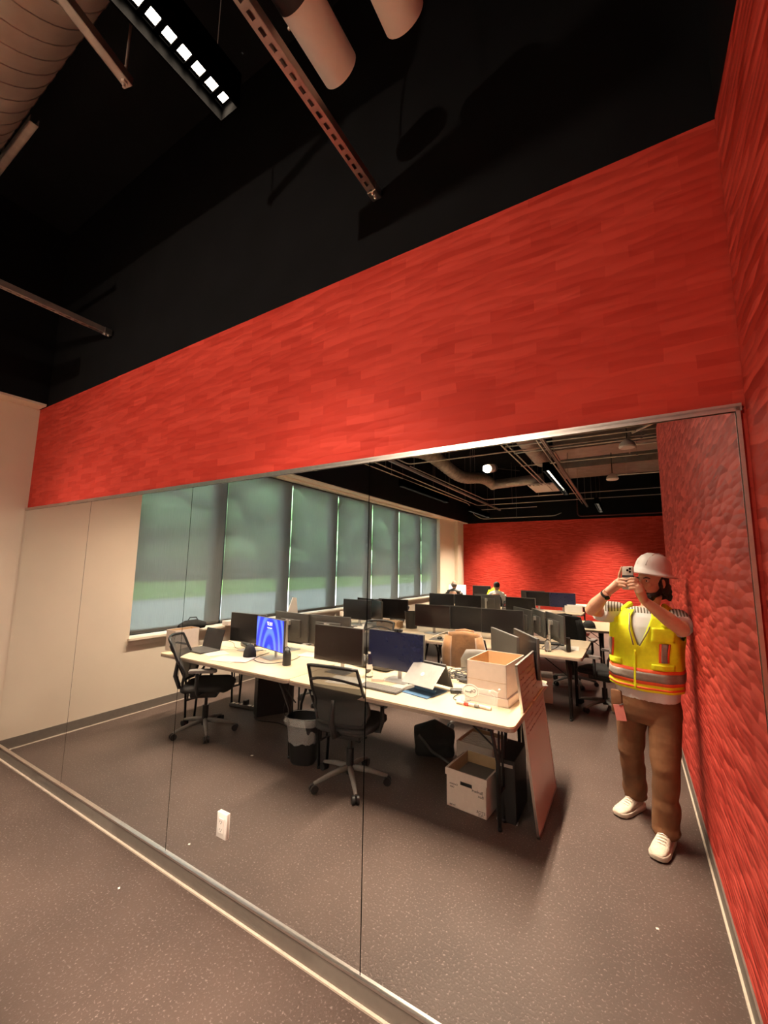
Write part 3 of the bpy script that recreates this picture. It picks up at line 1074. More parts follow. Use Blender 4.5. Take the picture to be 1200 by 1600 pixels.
def make_chair():
    """mesh task chair facing local +y"""
    t = root('office_chair', '', 'office chair')
    star_base(t, R(18))
    # seat pan and cushion
    b = MB().box((0, 0, 0.40), (0.28, 0.26, 0.08), bev=0.02)
    obj('mechanism', b, M['black_plastic'], t)
    rings = []
    for z, g in ((0.435, 0.90), (0.450, 1.0), (0.475, 1.0), (0.492, 0.93), (0.497, 0.70)):
        rings.append([(x * g, y * g + 0.02, z - 0.012 * (abs(y) > 0.2)) for x, y in rrect(0.50, 0.48, 0.13, 6)])
    obj('seat', MB().loft(rings), M['chair_cloth'], t, smooth=True)
    # back: frame hoop, mesh, lumbar bar, spine
    def bp(u, v):
        """u -1..1 across, v 0..1 up"""
        wd = 0.240 * (1 - 0.14 * v) * (0.80 + 0.20 * min(1, v * 5))
        y = -0.235 - 0.05 * v - 0.09 * v * v + 0.045 * u * u + 0.05 * math.exp(-((v - 0.3) / 0.2) ** 2)
        return Vector((u * wd, y, 0.50 + 0.455 * v - 0.015 * u * u * v))
    fr = []
    for k in range(11):
        fr.append(bp(-1, k / 10))
    for k in range(1, 10):
        fr.append(bp(-1 + 0.2 * k, 1.0))
    for k in range(11):
        fr.append(bp(1, 1 - k / 10))
    for k in range(1, 10):
        fr.append(bp(1 - 0.2 * k, 0))
    fr.append(bp(-1, 0))
    obj('back_frame', MB().tube(fr, 0.013, 8), M['black_plastic'], t, smooth=True)
    for nm_, j0, j1, mm_ in (('back_mesh', 8, 12, M['chair_mesh']), ('lower_back_mesh', 0, 8, M['chair_mesh_dense'])):
        b = MB()
        g = {j: [b.bm.verts.new(bp(-1 + i / 6, j / 12)) for i in range(13)] for j in range(j0, j1 + 1)}
        for j in range(j0, j1):
            for i in range(12):
                b.bm.faces.new((g[j][i], g[j][i + 1], g[j + 1][i + 1], g[j + 1][i]))
        obj(nm_, b, mm_, t, smooth=True)
    b = MB().tube([bp(-0.97, 0.74) + Vector((0, -0.01, 0)), bp(-0.5, 0.80) + Vector((0, -0.03, 0)), bp(0, 0.82) + Vector((0, -0.035, 0)), bp(0.5, 0.80) + Vector((0, -0.03, 0)), bp(0.97, 0.74) + Vector((0, -0.01, 0))], 0.010, 8)
    obj('lumbar_bar', b, M['black_plastic'], t, smooth=True)
    b = MB().tube([(0, -0.12, 0.42), (0, -0.27, 0.44), (0, -0.315, 0.55), (0, -0.30, 0.70)], [0.022, 0.024, 0.022, 0.016], 10)
    obj('back_spine', b, M['black_plastic'], t, smooth=True)
    for s_ in (-1, 1):
        b = MB().tube([(s_ * 0.12, 0, 0.42), (s_ * 0.26, -0.02, 0.43), (s_ * 0.285, -0.03, 0.50), (s_ * 0.285, -0.03, 0.645)], [0.016, 0.017, 0.018, 0.016], 10)
        arm = obj('arm', b, M['black_plastic'], t, smooth=True)
        b = MB().prism(rrect(0.085, 0.26, 0.035), 0.645, 0.665)
        b.prism(rrect(0.075, 0.25, 0.032), 0.665, 0.672)
        for v in b.bm.verts:
            v.co.x += s_ * 0.285
            v.co.y += 0.02
        obj('arm_pad', b, M['arm_pad'], arm, auto=50)
    return t


CH = make_chair()
place(CH, (-1.985, 1.30, 0), R(8))
CH['label'] = 'black mesh office chair nearest the mirror, back turned, in front of the blue-black screen'
CH['group'] = 'black mesh office chairs'
G = 'black mesh office chairs'
CL = dup(CH, (-3.80, 1.30, 0), R(-50), 'black mesh office chair by the window wall near the white file box', G)
dup(CH, (-0.34, 4.30, 0), R(68), 'black office chair pushed to the aisle end of the second row, behind the photographer', G)
dup(CH, (-3.40, 2.72, 0), R(195), 'black office chair on the far side of the first row, behind the blue screen', G)
dup(CH, (-0.80, 5.30, 0), R(-8), 'black office chair draped with a black jacket behind the second row', G)
dup(CH, (-3.9, 5.15, 0), R(150), 'mesh-backed office chair by the windows behind the cluttered desk', G)
dup(CH, (-4.4, 3.05, 0), R(100), 'black office chair low by the sill below the third shade', G)
dup(CH, (-2.9, 2.95, 0), R(185), 'black office chair behind the two grey monitor backs', G)
JC = Vector((-1.57, 3.00, 0))
dup(CH, JC, R(8), 'office chair wearing the brown suede coat between the first two rows', G)
dup(CH, (-2.3, 7.45, 0), R(170), 'black office chair between the third and fourth rows', G)


# coats over chair backs
def coat(label, loc, rz, m, w0=0.25, drop=0.56):
    t = root('coat', label, 'coat', loc, rz)
    b = MB()
    rings = []
    nn = 28
    for i in range(15):
        v = i / 14
        ring = []
        for k in range(nn):
            a = 2 * PI * k / nn
            wx = w0 * (0.93 + 0.16 * v + 0.02 * math.sin(5 * a + 2 * v))
            wy = 0.055 + 0.02 * v + 0.010 * math.sin(7 * a + 4 * v)
            ex = 0.55
            cx_ = math.copysign(abs(math.cos(a)) ** ex, math.cos(a))
            sy_ = math.copysign(abs(math.sin(a)) ** ex, math.sin(a))
            z = 1.03 - drop * v - 0.02 * abs(cx_) * (1 - v) + 0.015 * math.sin(3 * a) * v
            y = -0.345 + 0.09 * v + wy * sy_
            ring.append((wx * cx_, y, z))
        rings.append(ring)
    b.loft(rings)
    obj('body', b, m, t, smooth=True)
    b = MB().tube([(w0 * 0.85, -0.38, 0.98), (w0 * 0.98, -0.38, 0.84), (w0 * 1.0, -0.35, 0.66), (w0 * 0.95, -0.33, 0.50)], [0.04, 0.05, 0.048, 0.045], 14)
    obj('sleeve', b, m, t, smooth=True)
    b = MB().tube([(-w0 * 0.85, -0.38, 0.98), (-w0 * 0.98, -0.38, 0.84), (-w0 * 1.0, -0.35, 0.66), (-w0 * 0.95, -0.33, 0.52)], [0.04, 0.05, 0.048, 0.045], 14)
    obj('sleeve', b, m, t, smooth=True)
    b = MB().tube([(-0.10, -0.32, 1.02), (0, -0.30, 1.03), (0.10, -0.32, 1.02)], [0.015, 0.018, 0.015], 10)
    obj('collar', b, m, t, smooth=True)
    return t


coat('brown suede coat draped over an office chair back', (JC.x, JC.y, 0.0), R(8), M['brown_cloth'], w0=0.185)
coat('black jacket hung over an office chair back beside the photographer\'s elbow', (-0.80, 5.30, 0), R(-8), M['black_cloth'], w0=0.235)

# grey shell chair seen over the first row
t = root('shell_chair', 'grey plastic shell chair with rounded back behind the open cardboard box', 'chair', (-1.19, 2.42, 0), R(4))
rings = []
for j in range(11):
    v = j / 10
    ring = []
    wd = 0.215 * (1 - 0.25 * max(0, v - 0.8) / 0.2)
    for i in range(13):
        u = -1 + i / 6
        ring.append(Vector((u * wd, -0.20 - 0.06 * v + 0.05 * u * u, 0.50 + 0.46 * v - 0.02 * u * u * v)))
    back_ = [p + Vector((0, -0.012, 0)) for p in reversed(ring)]
    rings.append(ring + back_)
obj('backrest', MB().loft(rings), M['grey_plastic'], t, smooth=True)
obj('seat', MB().prism(rrect(0.44, 0.42, 0.10), 0.44, 0.465).prism(rrect(0.40, 0.38, 0.10), 0.465, 0.475), M['grey_plastic'], t, auto=50)
obj('back_support', MB().tube([(0, -0.15, 0.43), (0, -0.22, 0.45), (0, -0.235, 0.56)], 0.02, 10), M['black_plastic'], t, smooth=True)
star_base(t, R(40), 0.28)


# ------------------------------------------------------------------ monitors
def make_monitor(W_=0.54, H_=0.315, zt=0.405, stand=M['silver'], back=M['dark_grey']):
    """local origin on the desk under the stand; the screen looks towards local -y"""
    t = root('monitor', '', 'monitor')
    b = MB().box((0, 0.012, zt - H_ / 2), (W_, 0.024, H_), bev=0.003).box((0, 0.034, zt - H_ / 2 - 0.01), (W_ * 0.62, 0.03, H_ * 0.62), bev=0.012)
    obj('casing', b, back, t, auto=40)
    obj('screen', MB().box((0, -0.0005, zt - H_ / 2 + 0.002), (W_ - 0.010, 0.002, H_ - 0.014)), M['screen'], t)
    b = MB().box((0, 0.085, 0.17), (0.038, 0.016, 0.33), bev=0.004).box((0, 0.06, 0.30), (0.05, 0.05, 0.05), bev=0.004)
    obj('stand_column', b, stand, t)
    b = MB().box((0, 0.055, 0.004), (0.22, 0.185, 0.008), bev=0.002)
    obj('stand_base', b, stand, t)
    return t


def set_screen(t, m):
    for ch in t.children:
        if ch.name.startswith('screen'):
            ch.data = ch.data.copy()
            ch.data.materials[0] = m


Z = 0.740
MO = make_monitor()
place(MO, (-2.29, 1.50, Z), R(0))
MO['label'] = 'black monitor with dark reddish screen beside the first chair, left of the water bottle'
MO['group'] = 'monitors on the desk rows'
GM = 'monitors on the desk rows'
set_screen(MO, M['screen_red_reflection'])


def mon(x, y, rz, label, sc=None, zz=Z, wide=1.0, dz=0.0):
    c = dup(MO, (x, y, zz + dz), rz, label, GM)
    if wide != 1.0:
        c.scale = (wide, 1, 1)
    set_screen(c, sc or M['screen'])
    return c


m4 = mon(-1.725, 1.55, R(-2), 'black monitor with dim blue screen and webcam on top, beside the water bottle', M['screen_blue'])
b = MB().box((0.0, 0.0, 0.012), (0.075, 0.03, 0.024), bev=0.008)
t = root('webcam', 'small black webcam clipped on the dim blue monitor', 'webcam', (-1.70, 1.56, Z + 0.4045), 0)
obj('body', b, M['black_plastic'], t)
obj('lens', MB().cyl((0, -0.014, 0.012), (0, -0.018, 0.012), 0.008), M['lens'], t)
m1 = mon(-3.665, 1.67, R(3), 'grey-black switched-off monitor on the left of the blue one')
m2 = mon(-3.20, 1.55, R(-14), 'monitor lit bright blue with a clock, beside the black tumbler', M['wallpaper'])
b = MB()
text_prism(b, '10:37', -0.0, 0.345, -0.0025, 0.050)
text_prism(b, 'Friday, May 16', -0.0, 0.305, -0.0025, 0.016)
obj('clock_text', b, M['screen_white'], [c for c in m2.children if c.name.startswith('screen')][0])
mon(-3.36, 2.05, R(176), 'grey monitor back just behind the blue screen')
mon(-2.84, 2.08, R(184), 'grey monitor back with a taped note, behind the first chair')
mon(-0.97, 2.10, R(-52), 'plain grey monitor turned sideways beyond the open cardboard box', M['dark_grey'])
mon(-0.80, 2.14, R(-58), 'dark monitor edge-on behind the leaning board')
mon(-2.46, 3.93, R(2), 'dark reddish monitor on the second row, left of the brown coat', M['screen_red_reflection'])
mon(-1.93, 3.96, R(-2), 'wide black monitor above the brown coat', M['screen'])
mon(-1.47, 3.95, R(6), 'black monitor on the second row just past the brown coat')
mon(-1.27, 4.30, R(128), 'grey monitor back turned aside in the second row')
mon(-1.05, 4.20, R(116), 'dark monitor turned aside at the middle of the second row')
mon(-0.80, 3.88, R(120), 'dark monitor on a silver stand at the aisle end of the second row')
mon(-3.80, 3.98, R(0), 'black monitor on the cluttered window desk, nearest the shades')
mon(-3.78, 4.30, R(-10), 'black monitor tucked behind the one nearest the shades')
mon(-3.50, 4.10, R(-42), 'black monitor on the window desk angled away, by the seam')
mon(-3.40, 4.45, R(4), 'black monitor on the window desk in front of the mesh chair')
mon(-3.32, 6.30, R(0), 'black monitor in the third row below the window end, left one')
mon(-2.76, 6.30, R(0), 'black monitor in the third row below the white screen, right one')
mon(-2.50, 6.72, R(178), 'grey monitor back in the third row below the hi-vis jacket')
mon(-1.76, 6.30, R(-4), 'black monitor in the third row beside the seated worker')
mon(-2.20, 4.32, R(0), 'black monitor right behind the wide one above the brown coat', zz=Z - 0.03)
mon(-1.83, 8.42, R(0), 'wide black monitor in the fourth row against the far red wall, left half')
mon(-1.32, 8.40, R(-2), 'wide black monitor in the fourth row against the far red wall, right half', M['screen_blue'])
mon(-2.02, 8.8, R(180), 'grey monitor back at the end of the fourth row')
mon(-4.55, 10.45, R(4), 'monitor glowing white at the far end by the window corner', M['screen_white'])
mon(-3.75, 10.3, R(0), 'grey monitor at the far end left of the hi-vis jacket')


# ------------------------------------------------------------------ people at the far desks
def small_person(label, loc, rz, shirt, hair, bald=False):
    t = root('person', label, 'person', loc, rz)
    b = MB()
    # seated: torso, neck, head, arms forward, thighs, shins
    b.tube([(0, 0, 0.45), (0, 0.01, 0.62), (0, 0.02, 0.85), (0, 0.03, 0.98)], [0.15, 0.14, 0.165, 0.12], 16)
    b.tube([(-0.18, 0.03, 0.95), (0, 0.02, 1.0), (0.18, 0.03, 0.95)], [0.055, 0.07, 0.055], 12)
    b.tube([(0, 0.03, 0.98), (0, 0.04, 1.10)], 0.05, 12)
    b.ball((0, 0.05, 1.17), (0.075, 0.092, 0.11), 20)
    b.ball((0, 0.145, 1.155), 0.014)
    for s_ in (-1, 1):
        b.ball((s_ * 0.077, 0.04, 1.16), (0.012, 0.02, 0.03))
        b.tube([(s_ * 0.19, 0.03, 0.95), (s_ * 0.22, 0.08, 0.74), (s_ * 0.16, 0.30, 0.75)], [0.05, 0.042, 0.03], 12)
        b.ball((s_ * 0.15, 0.36, 0.755), (0.035, 0.05, 0.018))
        for k in range(4):
            b.tube([(s_ * (0.127 + 0.014 * k), 0.38, 0.757), (s_ * (0.127 + 0.014 * k), 0.43, 0.755)], 0.007, 6)
        b.tube([(s_ * 0.09, 0.0, 0.52), (s_ * 0.11, 0.42, 0.50), (s_ * 0.11, 0.44, 0.06)], [0.085, 0.065, 0.045], 12)
        b.tube([(s_ * 0.11, 0.40, 0.04), (s_ * 0.11, 0.58, 0.035)], [0.042, 0.035], 10)
    remesh('body', b, M['skin'], 0.012, t)
    b = MB()
    b.tube([(0, 0, 0.44), (0, 0.01, 0.62), (0, 0.02, 0.85), (0, 0.03, 0.99)], [0.165, 0.155, 0.18, 0.10], 18)
    b.tube([(-0.18, 0.03, 0.95), (0, 0.02, 1.0), (0.18, 0.03, 0.95)], [0.068, 0.082, 0.068], 12)
    for s_ in (-1, 1):
        b.tube([(s_ * 0.19, 0.03, 0.95), (s_ * 0.22, 0.08, 0.76)], [0.062, 0.056], 12)
    remesh('shirt', b, shirt, 0.012, t)
    b = MB()
    for s_ in (-1, 1):
        b.tube([(s_ * 0.09, -0.02, 0.52), (s_ * 0.11, 0.42, 0.50), (s_ * 0.11, 0.44, 0.10)], [0.10, 0.08, 0.06], 12)
    remesh('trousers', b, M['black_cloth'], 0.014, t)
    b = MB()
    b.ball((0, 0.035 if not bald else 0.02, 1.20 if not bald else 1.165), (0.083, 0.09, 0.095) if not bald else (0.080, 0.082, 0.07), 20)
    remesh('hair', b, hair, 0.010, t, it=2)
    return t


far_chairs = [(-3.04, 9.30, 0, 'office chair under the dark-haired worker in the white shirt'), (-4.25, 9.35, 0, 'office chair under the grey-haired worker at the white screen')]
for x, y, r_, lab in far_chairs:
    dup(CH, (x, y, 0), R(r_), lab, G)
small_person('person with dark hair in a white shirt seated with back turned at the far desks', (-3.04, 9.32, 0.02), 0, M['paper'], M['hair'])
small_person('person with short grey hair seated in front of the white screen by the window corner', (-4.25, 9.37, 0.02), 0, M['dark_grey'], mat('grey_hair', (0.22, 0.18, 0.15), 0.7), True)
t = root('hi_vis_jacket', 'hi-vis yellow jacket hung up beside the dark-haired worker at the far desks', 'jacket', (-3.28, 9.95, 0.0))
b = MB().tube([(0, 0, 0.70), (0, 0.0, 0.85), (0.02, 0, 1.05), (0.0, 0.0, 1.13)], [0.13, 0.12, 0.12, 0.05], 14)
b.tube([(0.11, 0, 1.05), (0.17, 0, 0.90), (0.17, 0.02, 0.76)], [0.05, 0.05, 0.045], 10)
b.tube([(-0.11, 0, 1.05), (-0.17, 0, 0.90), (-0.17, 0.02, 0.76)], [0.05, 0.05, 0.045], 10)
remesh('cloth', b, M['vest'], 0.012, t)
t2 = root('coat_stand', 'slim black stand holding the hi-vis jacket', 'stand', (-3.28, 9.95, 0.0))
obj('pole', MB().cyl((0, 0, 0.01), (0, 0, 1.15), 0.012), M['black_metal'], t2)
obj('foot', MB().cyl((0, 0, 0), (0, 0, 0.02), 0.14), M['black_metal'], t2)


# ------------------------------------------------------------------ things on the first row
def single(name, label, cat, mb, m, loc=(0, 0, 0), rz=0.0, group=None, auto=None, smooth=False, kind=None):
    o = obj(name, mb, m, auto=auto, smooth=smooth)
    place(o, loc, rz)
    return tag(o, label, cat, group, kind)


def cable(pts, r=0.0025, n=6):
    """smooth curve through points"""
    P = [Vector(p) for p in pts]
    out = []
    for i in range(len(P) - 1):
        p0, p1, p2, p3 = P[max(i - 1, 0)], P[i], P[i + 1], P[min(i + 2, len(P) - 1)]
        for k in range(6):
            t_ = k / 6
            out.append(0.5 * ((2 * p1) + (-p0 + p2) * t_ + (2 * p0 - 5 * p1 + 4 * p2 - p3) * t_ ** 2 + (-p0 + 3 * p1 - 3 * p2 + p3) * t_ ** 3))
    out.append(P[-1])
    return MB().tube(out, r, n)


# silver laptop standing half open on a blue stand
t = root('laptop', 'silver laptop tipped open like a tent on a blue stand', 'laptop', (-1.405, 1.50, Z), R(-12))
tilt = Matrix.Rotation(R(-38), 3, 'X')
obj('lid', MB().box((0, -0.055, 0.125), (0.30, 0.006, 0.21), bev=0.002, rot=Matrix.Rotation(R(-52), 3, 'X')), M['silver'], t)
obj('keyboard_half', MB().box((0, 0.085, 0.115), (0.30, 0.012, 0.21), bev=0.003, rot=Matrix.Rotation(R(28), 3, 'X')), M['dark_grey'], t)
b = MB().ball((0, -0.062, 0.130), (0.016, 0.002, 0.018), 12, rot=Matrix.Rotation(R(-52), 3, 'X'))
obj('lid_emblem', b, M['paper'], t)
t = root('laptop_stand', 'blue-grey flat stand under the silver laptop', 'stand', (-1.405, 1.42, Z), R(-12))
obj('plate', MB().box((0, 0.02, 0.004), (0.24, 0.26, 0.008), bev=0.002), M['blue_plastic'], t)
obj('rest', MB().box((0, 0.03, 0.018), (0.20, 0.02, 0.022), bev=0.002), M['blue_plastic'], t)

# keyboard
t = root('keyboard', 'slim dark keyboard in front of the dim blue monitor', 'keyboard', (-1.72, 1.32, Z), R(-3))
obj('body', MB().box((0, 0, 0.009), (0.36, 0.125, 0.012), bev=0.003), M['dark_grey'], t)
b = MB()
for j in range(5):
    for i in range(17):
        b.box((-0.163 + i * 0.0204, -0.048 + j * 0.0235, 0.0165), (0.0165, 0.019, 0.004))
obj('keys', b, M['grey_plastic'], t)
# paper, notebook block
single('paper_sheet', 'white paper sheet lying beside the keyboard under the dim blue monitor', 'paper', MB().box((0, 0, 0.0006), (0.28, 0.22, 0.001)), M['paper'], (-1.55, 1.44, Z), R(-14), 'loose papers')
single('paper_sheet', 'white paper sheets behind the first chair backrest', 'paper', MB().box((0, 0, 0.001), (0.30, 0.22, 0.002)), M['paper'], (-2.08, 1.36, Z), R(12), 'loose papers')
single('note_block', 'small grey block of sticky notes at the foot of the dim blue monitor', 'note pad', MB().box((0, 0, 0.012), (0.10, 0.09, 0.022), bev=0.001), M['card'], (-1.86, 1.51, Z), R(20))
single('papers', 'fan of white papers at the window end of the first row', 'paper', MB().box((0, 0, 0.002), (0.30, 0.22, 0.004)).box((0.10, 0.03, 0.006), (0.30, 0.22, 0.002), rz=0.25), M['paper'], (-3.52, 1.30, Z), R(8), 'loose papers')
single('papers', 'white sheets lying by the black laptop', 'paper', MB().box((0, 0, 0.002), (0.28, 0.22, 0.003)), M['paper'], (-3.86, 1.42, Z), R(-20), 'loose papers')
single('papers', 'crumpled white papers below the grey monitor backs', 'paper', MB().box((0, 0, 0.004), (0.34, 0.20, 0.008)).box((0.08, 0.02, 0.012), (0.2, 0.16, 0.006), rz=0.5), M['paper'], (-2.9, 1.93, Z), R(10), 'loose papers')
# water bottle
t = root('water_bottle', 'clear plastic water bottle between the two monitors', 'bottle', (-1.985, 1.56, Z))
obj('bottle', MB().lathe((0, 0, 0), [(0.001, 0.0), (0.030, 0.0), (0.032, 0.01), (0.030, 0.05), (0.032, 0.06), (0.030, 0.10), (0.032, 0.12), (0.026, 0.155), (0.013, 0.18), (0.012, 0.195), (0.001, 0.195)]), M['clear'], t, smooth=True)
obj('cap', MB().cyl((0, 0, 0.195), (0, 0, 0.212), 0.014), M['paper'], t, auto=40)
obj('label_band', MB().lathe((0, 0, 0), [(0.0325, 0.07), (0.0325, 0.11)], cap=False), M['paper'], t, smooth=True)
# black tumbler
t = root('tumbler', 'black shiny tumbler with carry loop beside the blue monitor', 'tumbler', (-2.86, 1.46, Z))
obj('body', MB().lathe((0, 0, 0), [(0.001, 0), (0.036, 0.0), (0.040, 0.008), (0.040, 0.10), (0.032, 0.125), (0.024, 0.135), (0.001, 0.135)]), M['black_plastic'], t, auto=50)
obj('carry_loop', MB().tube([(-0.03, 0, 0.125), (-0.034, 0, 0.155), (0, 0, 0.172), (0.034, 0, 0.155), (0.03, 0, 0.125)], 0.005, 8), M['dark_grey'], t, smooth=True)
# black dome
t = root('speaker_dome', 'small black domed gadget on the papers end of the first row', 'gadget', (-3.42, 1.50, Z))
obj('dome', MB().lathe((0, 0, 0), [(0.001, 0), (0.062, 0.0), (0.066, 0.01), (0.060, 0.06), (0.045, 0.10), (0.022, 0.125), (0.001, 0.130)]), M['black_cloth'], t, smooth=True)
obj('foot_ring', MB().cyl((0, 0, 0), (0, 0, 0.006), 0.064), M['black_plastic'], t)
# black laptop by the window
t = root('laptop', 'black laptop open beside the white file box', 'laptop', (-4.08, 1.52, Z), R(-4))
obj('base', MB().box((0, -0.11, 0.009), (0.34, 0.23, 0.016), bev=0.003), M['dark_grey'], t)
obj('lid', MB().box((0, 0.03, 0.115), (0.34, 0.008, 0.215), bev=0.002, rot=Matrix.Rotation(R(-14), 3, 'X')), M['black_plastic'], t)
# desk phone / dock
t = root('desk_phone', 'black desk phone with handset among cables near the black laptop', 'phone', (-3.86, 1.90, Z), R(-20))
obj('body', MB().box((0, 0, 0.028), (0.20, 0.18, 0.05), bev=0.012, rot=Matrix.Rotation(R(8), 3, 'X')), M['black_plastic'], t)
obj('handset', MB().tube([(-0.07, -0.08, 0.07), (-0.085, 0, 0.082), (-0.07, 0.08, 0.078)], [0.024, 0.014, 0.024], 10), M['black_plastic'], t, smooth=True)
single('phone_cable', 'black cable looping on the desk behind the black laptop', 'cable', cable([(-4.2, 1.75, Z + .004), (-4.1, 1.68, Z + .07), (-3.98, 1.74, Z + .05), (-3.9, 1.72, Z + .004), (-3.75, 1.78, Z + .004), (-3.6, 1.72, Z + .01), (-3.5, 1.8, Z + .004)], 0.003), M['black_plastic'], group='desk cables', smooth=True)
single('monitor_cable', 'black cable sweeping across the desk under the blue monitor', 'cable', cable([(-3.40, 1.75, Z + .004), (-3.30, 1.45, Z + .004), (-3.05, 1.40, Z + .004), (-2.95, 1.60, Z + .004), (-3.0, 1.8, Z + .004)], 0.003), M['black_plastic'], group='desk cables', smooth=True)
# white file box and black bag on the window end
t = root('file_box', 'white cardboard file box with a cut handle at the window end of the first row', 'box', (-4.36, 1.36, Z), R(2))


def open_box(t, w_, d_, h_, th=0.006, name='carton', mo=M['card'], mi=M['card_in'], slot=True):
    b = MB()
    b.box((0, 0, th / 2), (w_, d_, th))
    for s_ in (-1, 1):
        b.box((s_ * (w_ / 2 - th / 2), 0, h_ / 2), (th, d_, h_))
        if slot and s_ == -1:
            sw, sh = w_ * 0.15, 0.013
            zc = h_ * 0.70
            for q in (-1, 1):
                b.box((q * (w_ / 4 + sw / 2), -d_ / 2 + th / 2, h_ / 2), (w_ / 2 - sw, th, h_))
            b.box((0, -d_ / 2 + th / 2, (zc - sh) / 2), (2 * sw, th, zc - sh))
            b.box((0, -d_ / 2 + th / 2, (h_ + zc + sh) / 2), (2 * sw, th, h_ - zc - sh))
        else:
            b.box((0, s_ * (d_ / 2 - th / 2), h_ / 2), (w_, th, h_))
    obj(name, b, mo, t)
    b = MB()
    e = th + 0.0008
    for s_ in (-1, 1):
        b.box((s_ * (w_ / 2 - e), 0, h_ / 2), (0.001, d_ - 2 * e, h_ - 0.004))
    b.box((0, d_ / 2 - e, h_ / 2), (w_ - 2 * e, 0.001, h_ - 0.004))
    b.box((0, 0, th + 0.001), (w_ - 2 * e, d_ - 2 * e, 0.001))
    obj('lining', b, mi, t)


open_box(t, 0.15, 0.30, 0.22, slot=True)
t = root('shoulder_bag', 'soft black bag lying on the window sill end of the first row', 'bag', (-4.62, 1.78, WZ0 + 0.004), R(70))
b = MB()
b.tube([(-0.17, 0, 0.05), (-0.08, 0.01, 0.07), (0.05, 0, 0.075), (0.17, 0, 0.055)], [0.035, 0.06, 0.062, 0.04], 14)
o_ = remesh('bag_body', b, M['black_cloth'], 0.010, t)
obj('handle', MB().tube([(-0.07, 0, 0.11), (-0.03, 0.01, 0.16), (0.05, 0.01, 0.16), (0.08, 0, 0.11)], 0.007, 8), M['black_cloth'], t, smooth=True)
place(t, (-4.82, 1.78, WZ0 + 0.004), R(82))
# cardboard box at the aisle end, open, standing on its lid
t = root('cardboard_box', 'open pale cardboard box on the aisle end of the first row', 'box', (-0.905, 1.66, Z + 0.055), R(-4))
open_box(t, 0.295, 0.43, 0.225, slot=False)
obj('flap_line', MB().box((0, -0.216, 0.10), (0.285, 0.001, 0.002)), M['card_in'], t)
t = root('box_lid', 'pale cardboard lid under the open box at the aisle end', 'box lid', (-0.905, 1.66, Z), R(-4))
b = MB().box((0, 0, 0.003), (0.32, 0.455, 0.006)).box((-0.158, 0, 0.027), (0.004, 0.455, 0.054)).box((0.158, 0, 0.027), (0.004, 0.455, 0.054)).box((0, -0.2255, 0.027), (0.32, 0.004, 0.054)).box((0, 0.2255, 0.027), (0.32, 0.004, 0.054)).box((0, 0, 0.051), (0.31, 0.445, 0.006))
obj('tray', b, M['card'], t)
# clear pouch with round card and markers
t = root('clear_pouch', 'clear plastic pouch propped against the cardboard box', 'pouch', (-0.95, 1.375, Z), R(-6))
obj('film', MB().box((0, 0, 0.058), (0.27, 0.012, 0.115), bev=0.004, rot=Matrix.Rotation(R(-8), 3, 'X')), M['pouch'], t)
t = root('round_card', 'white oval card with black writing in the clear pouch', 'card', (-1.00, 1.340, Z + 0.035), R(-6))
rt = Matrix.Rotation(R(-14), 3, 'X')
b = MB().ball((0, 0, 0.062), (0.062, 0.0018, 0.045), 28, rot=rt)
obj('disc', b, M['paper'], t)
b = MB()
cardM = Matrix.Translation((0, 0, 0.062)) @ rt.to_4x4() @ Matrix.Translation((0, 0, -0.062))
text_prism(b, "Co.", 0.018, 0.066, -0.0030, 0.030, M4=cardM)
text_prism(b, 'brand', -0.016, 0.056, -0.0030, 0.019, M4=cardM)
b.tube([cardM @ Vector((0.056 * math.cos(a * PI / 16), -0.0022, 0.062 + 0.039 * math.sin(a * PI / 16))) for a in range(33)], 0.0009, 4)
obj('card_writing', b, M['ink'], t)
for k, (x, z, ln, m_, lab) in enumerate(((-1.055, 0.018, 0.09, 'red_plastic', 'red marker pen lying at the left corner of the clear pouch'), (-0.985, 0.014, 0.10, 'grey_plastic', 'grey marker pen at the middle of the clear pouch'), (-0.90, 0.016, 0.10, 'paper', 'white marker pen at the right end of the clear pouch'))):
    t = root('marker_pen', lab, 'marker', (x, 1.325, Z + 0.012), R(-8), 'marker pens in the pouch')
    obj('barrel', MB().cyl((-ln / 2, 0, 0), (ln / 2 - 0.028, 0, 0), 0.0115, n=12), M['card'], t, auto=40)
    obj('cap', MB().cyl((ln / 2 - 0.03, 0, 0), (ln / 2, 0, 0), 0.0118, n=12), M[m_], t, auto=40)
t = root('earbuds', 'white earbuds tangle at the top corner of the clear pouch', 'earbuds', (-0.855, 1.385, Z + 0.10), 0)
obj('lead', cable([(0, 0, -0.09), (0.01, 0, -0.03), (-0.02, -0.005, 0.0), (0.0, -0.01, 0.02), (0.03, 0, 0.0), (0.045, 0, 0.02)], 0.0022), M['paper'], t, smooth=True)
obj('bud', MB().ball((-0.02, -0.005, 0.003), 0.009), M['paper'], t, smooth=True)
obj('bud', MB().ball((0.045, 0, 0.024), 0.009), M['paper'], t, smooth=True)
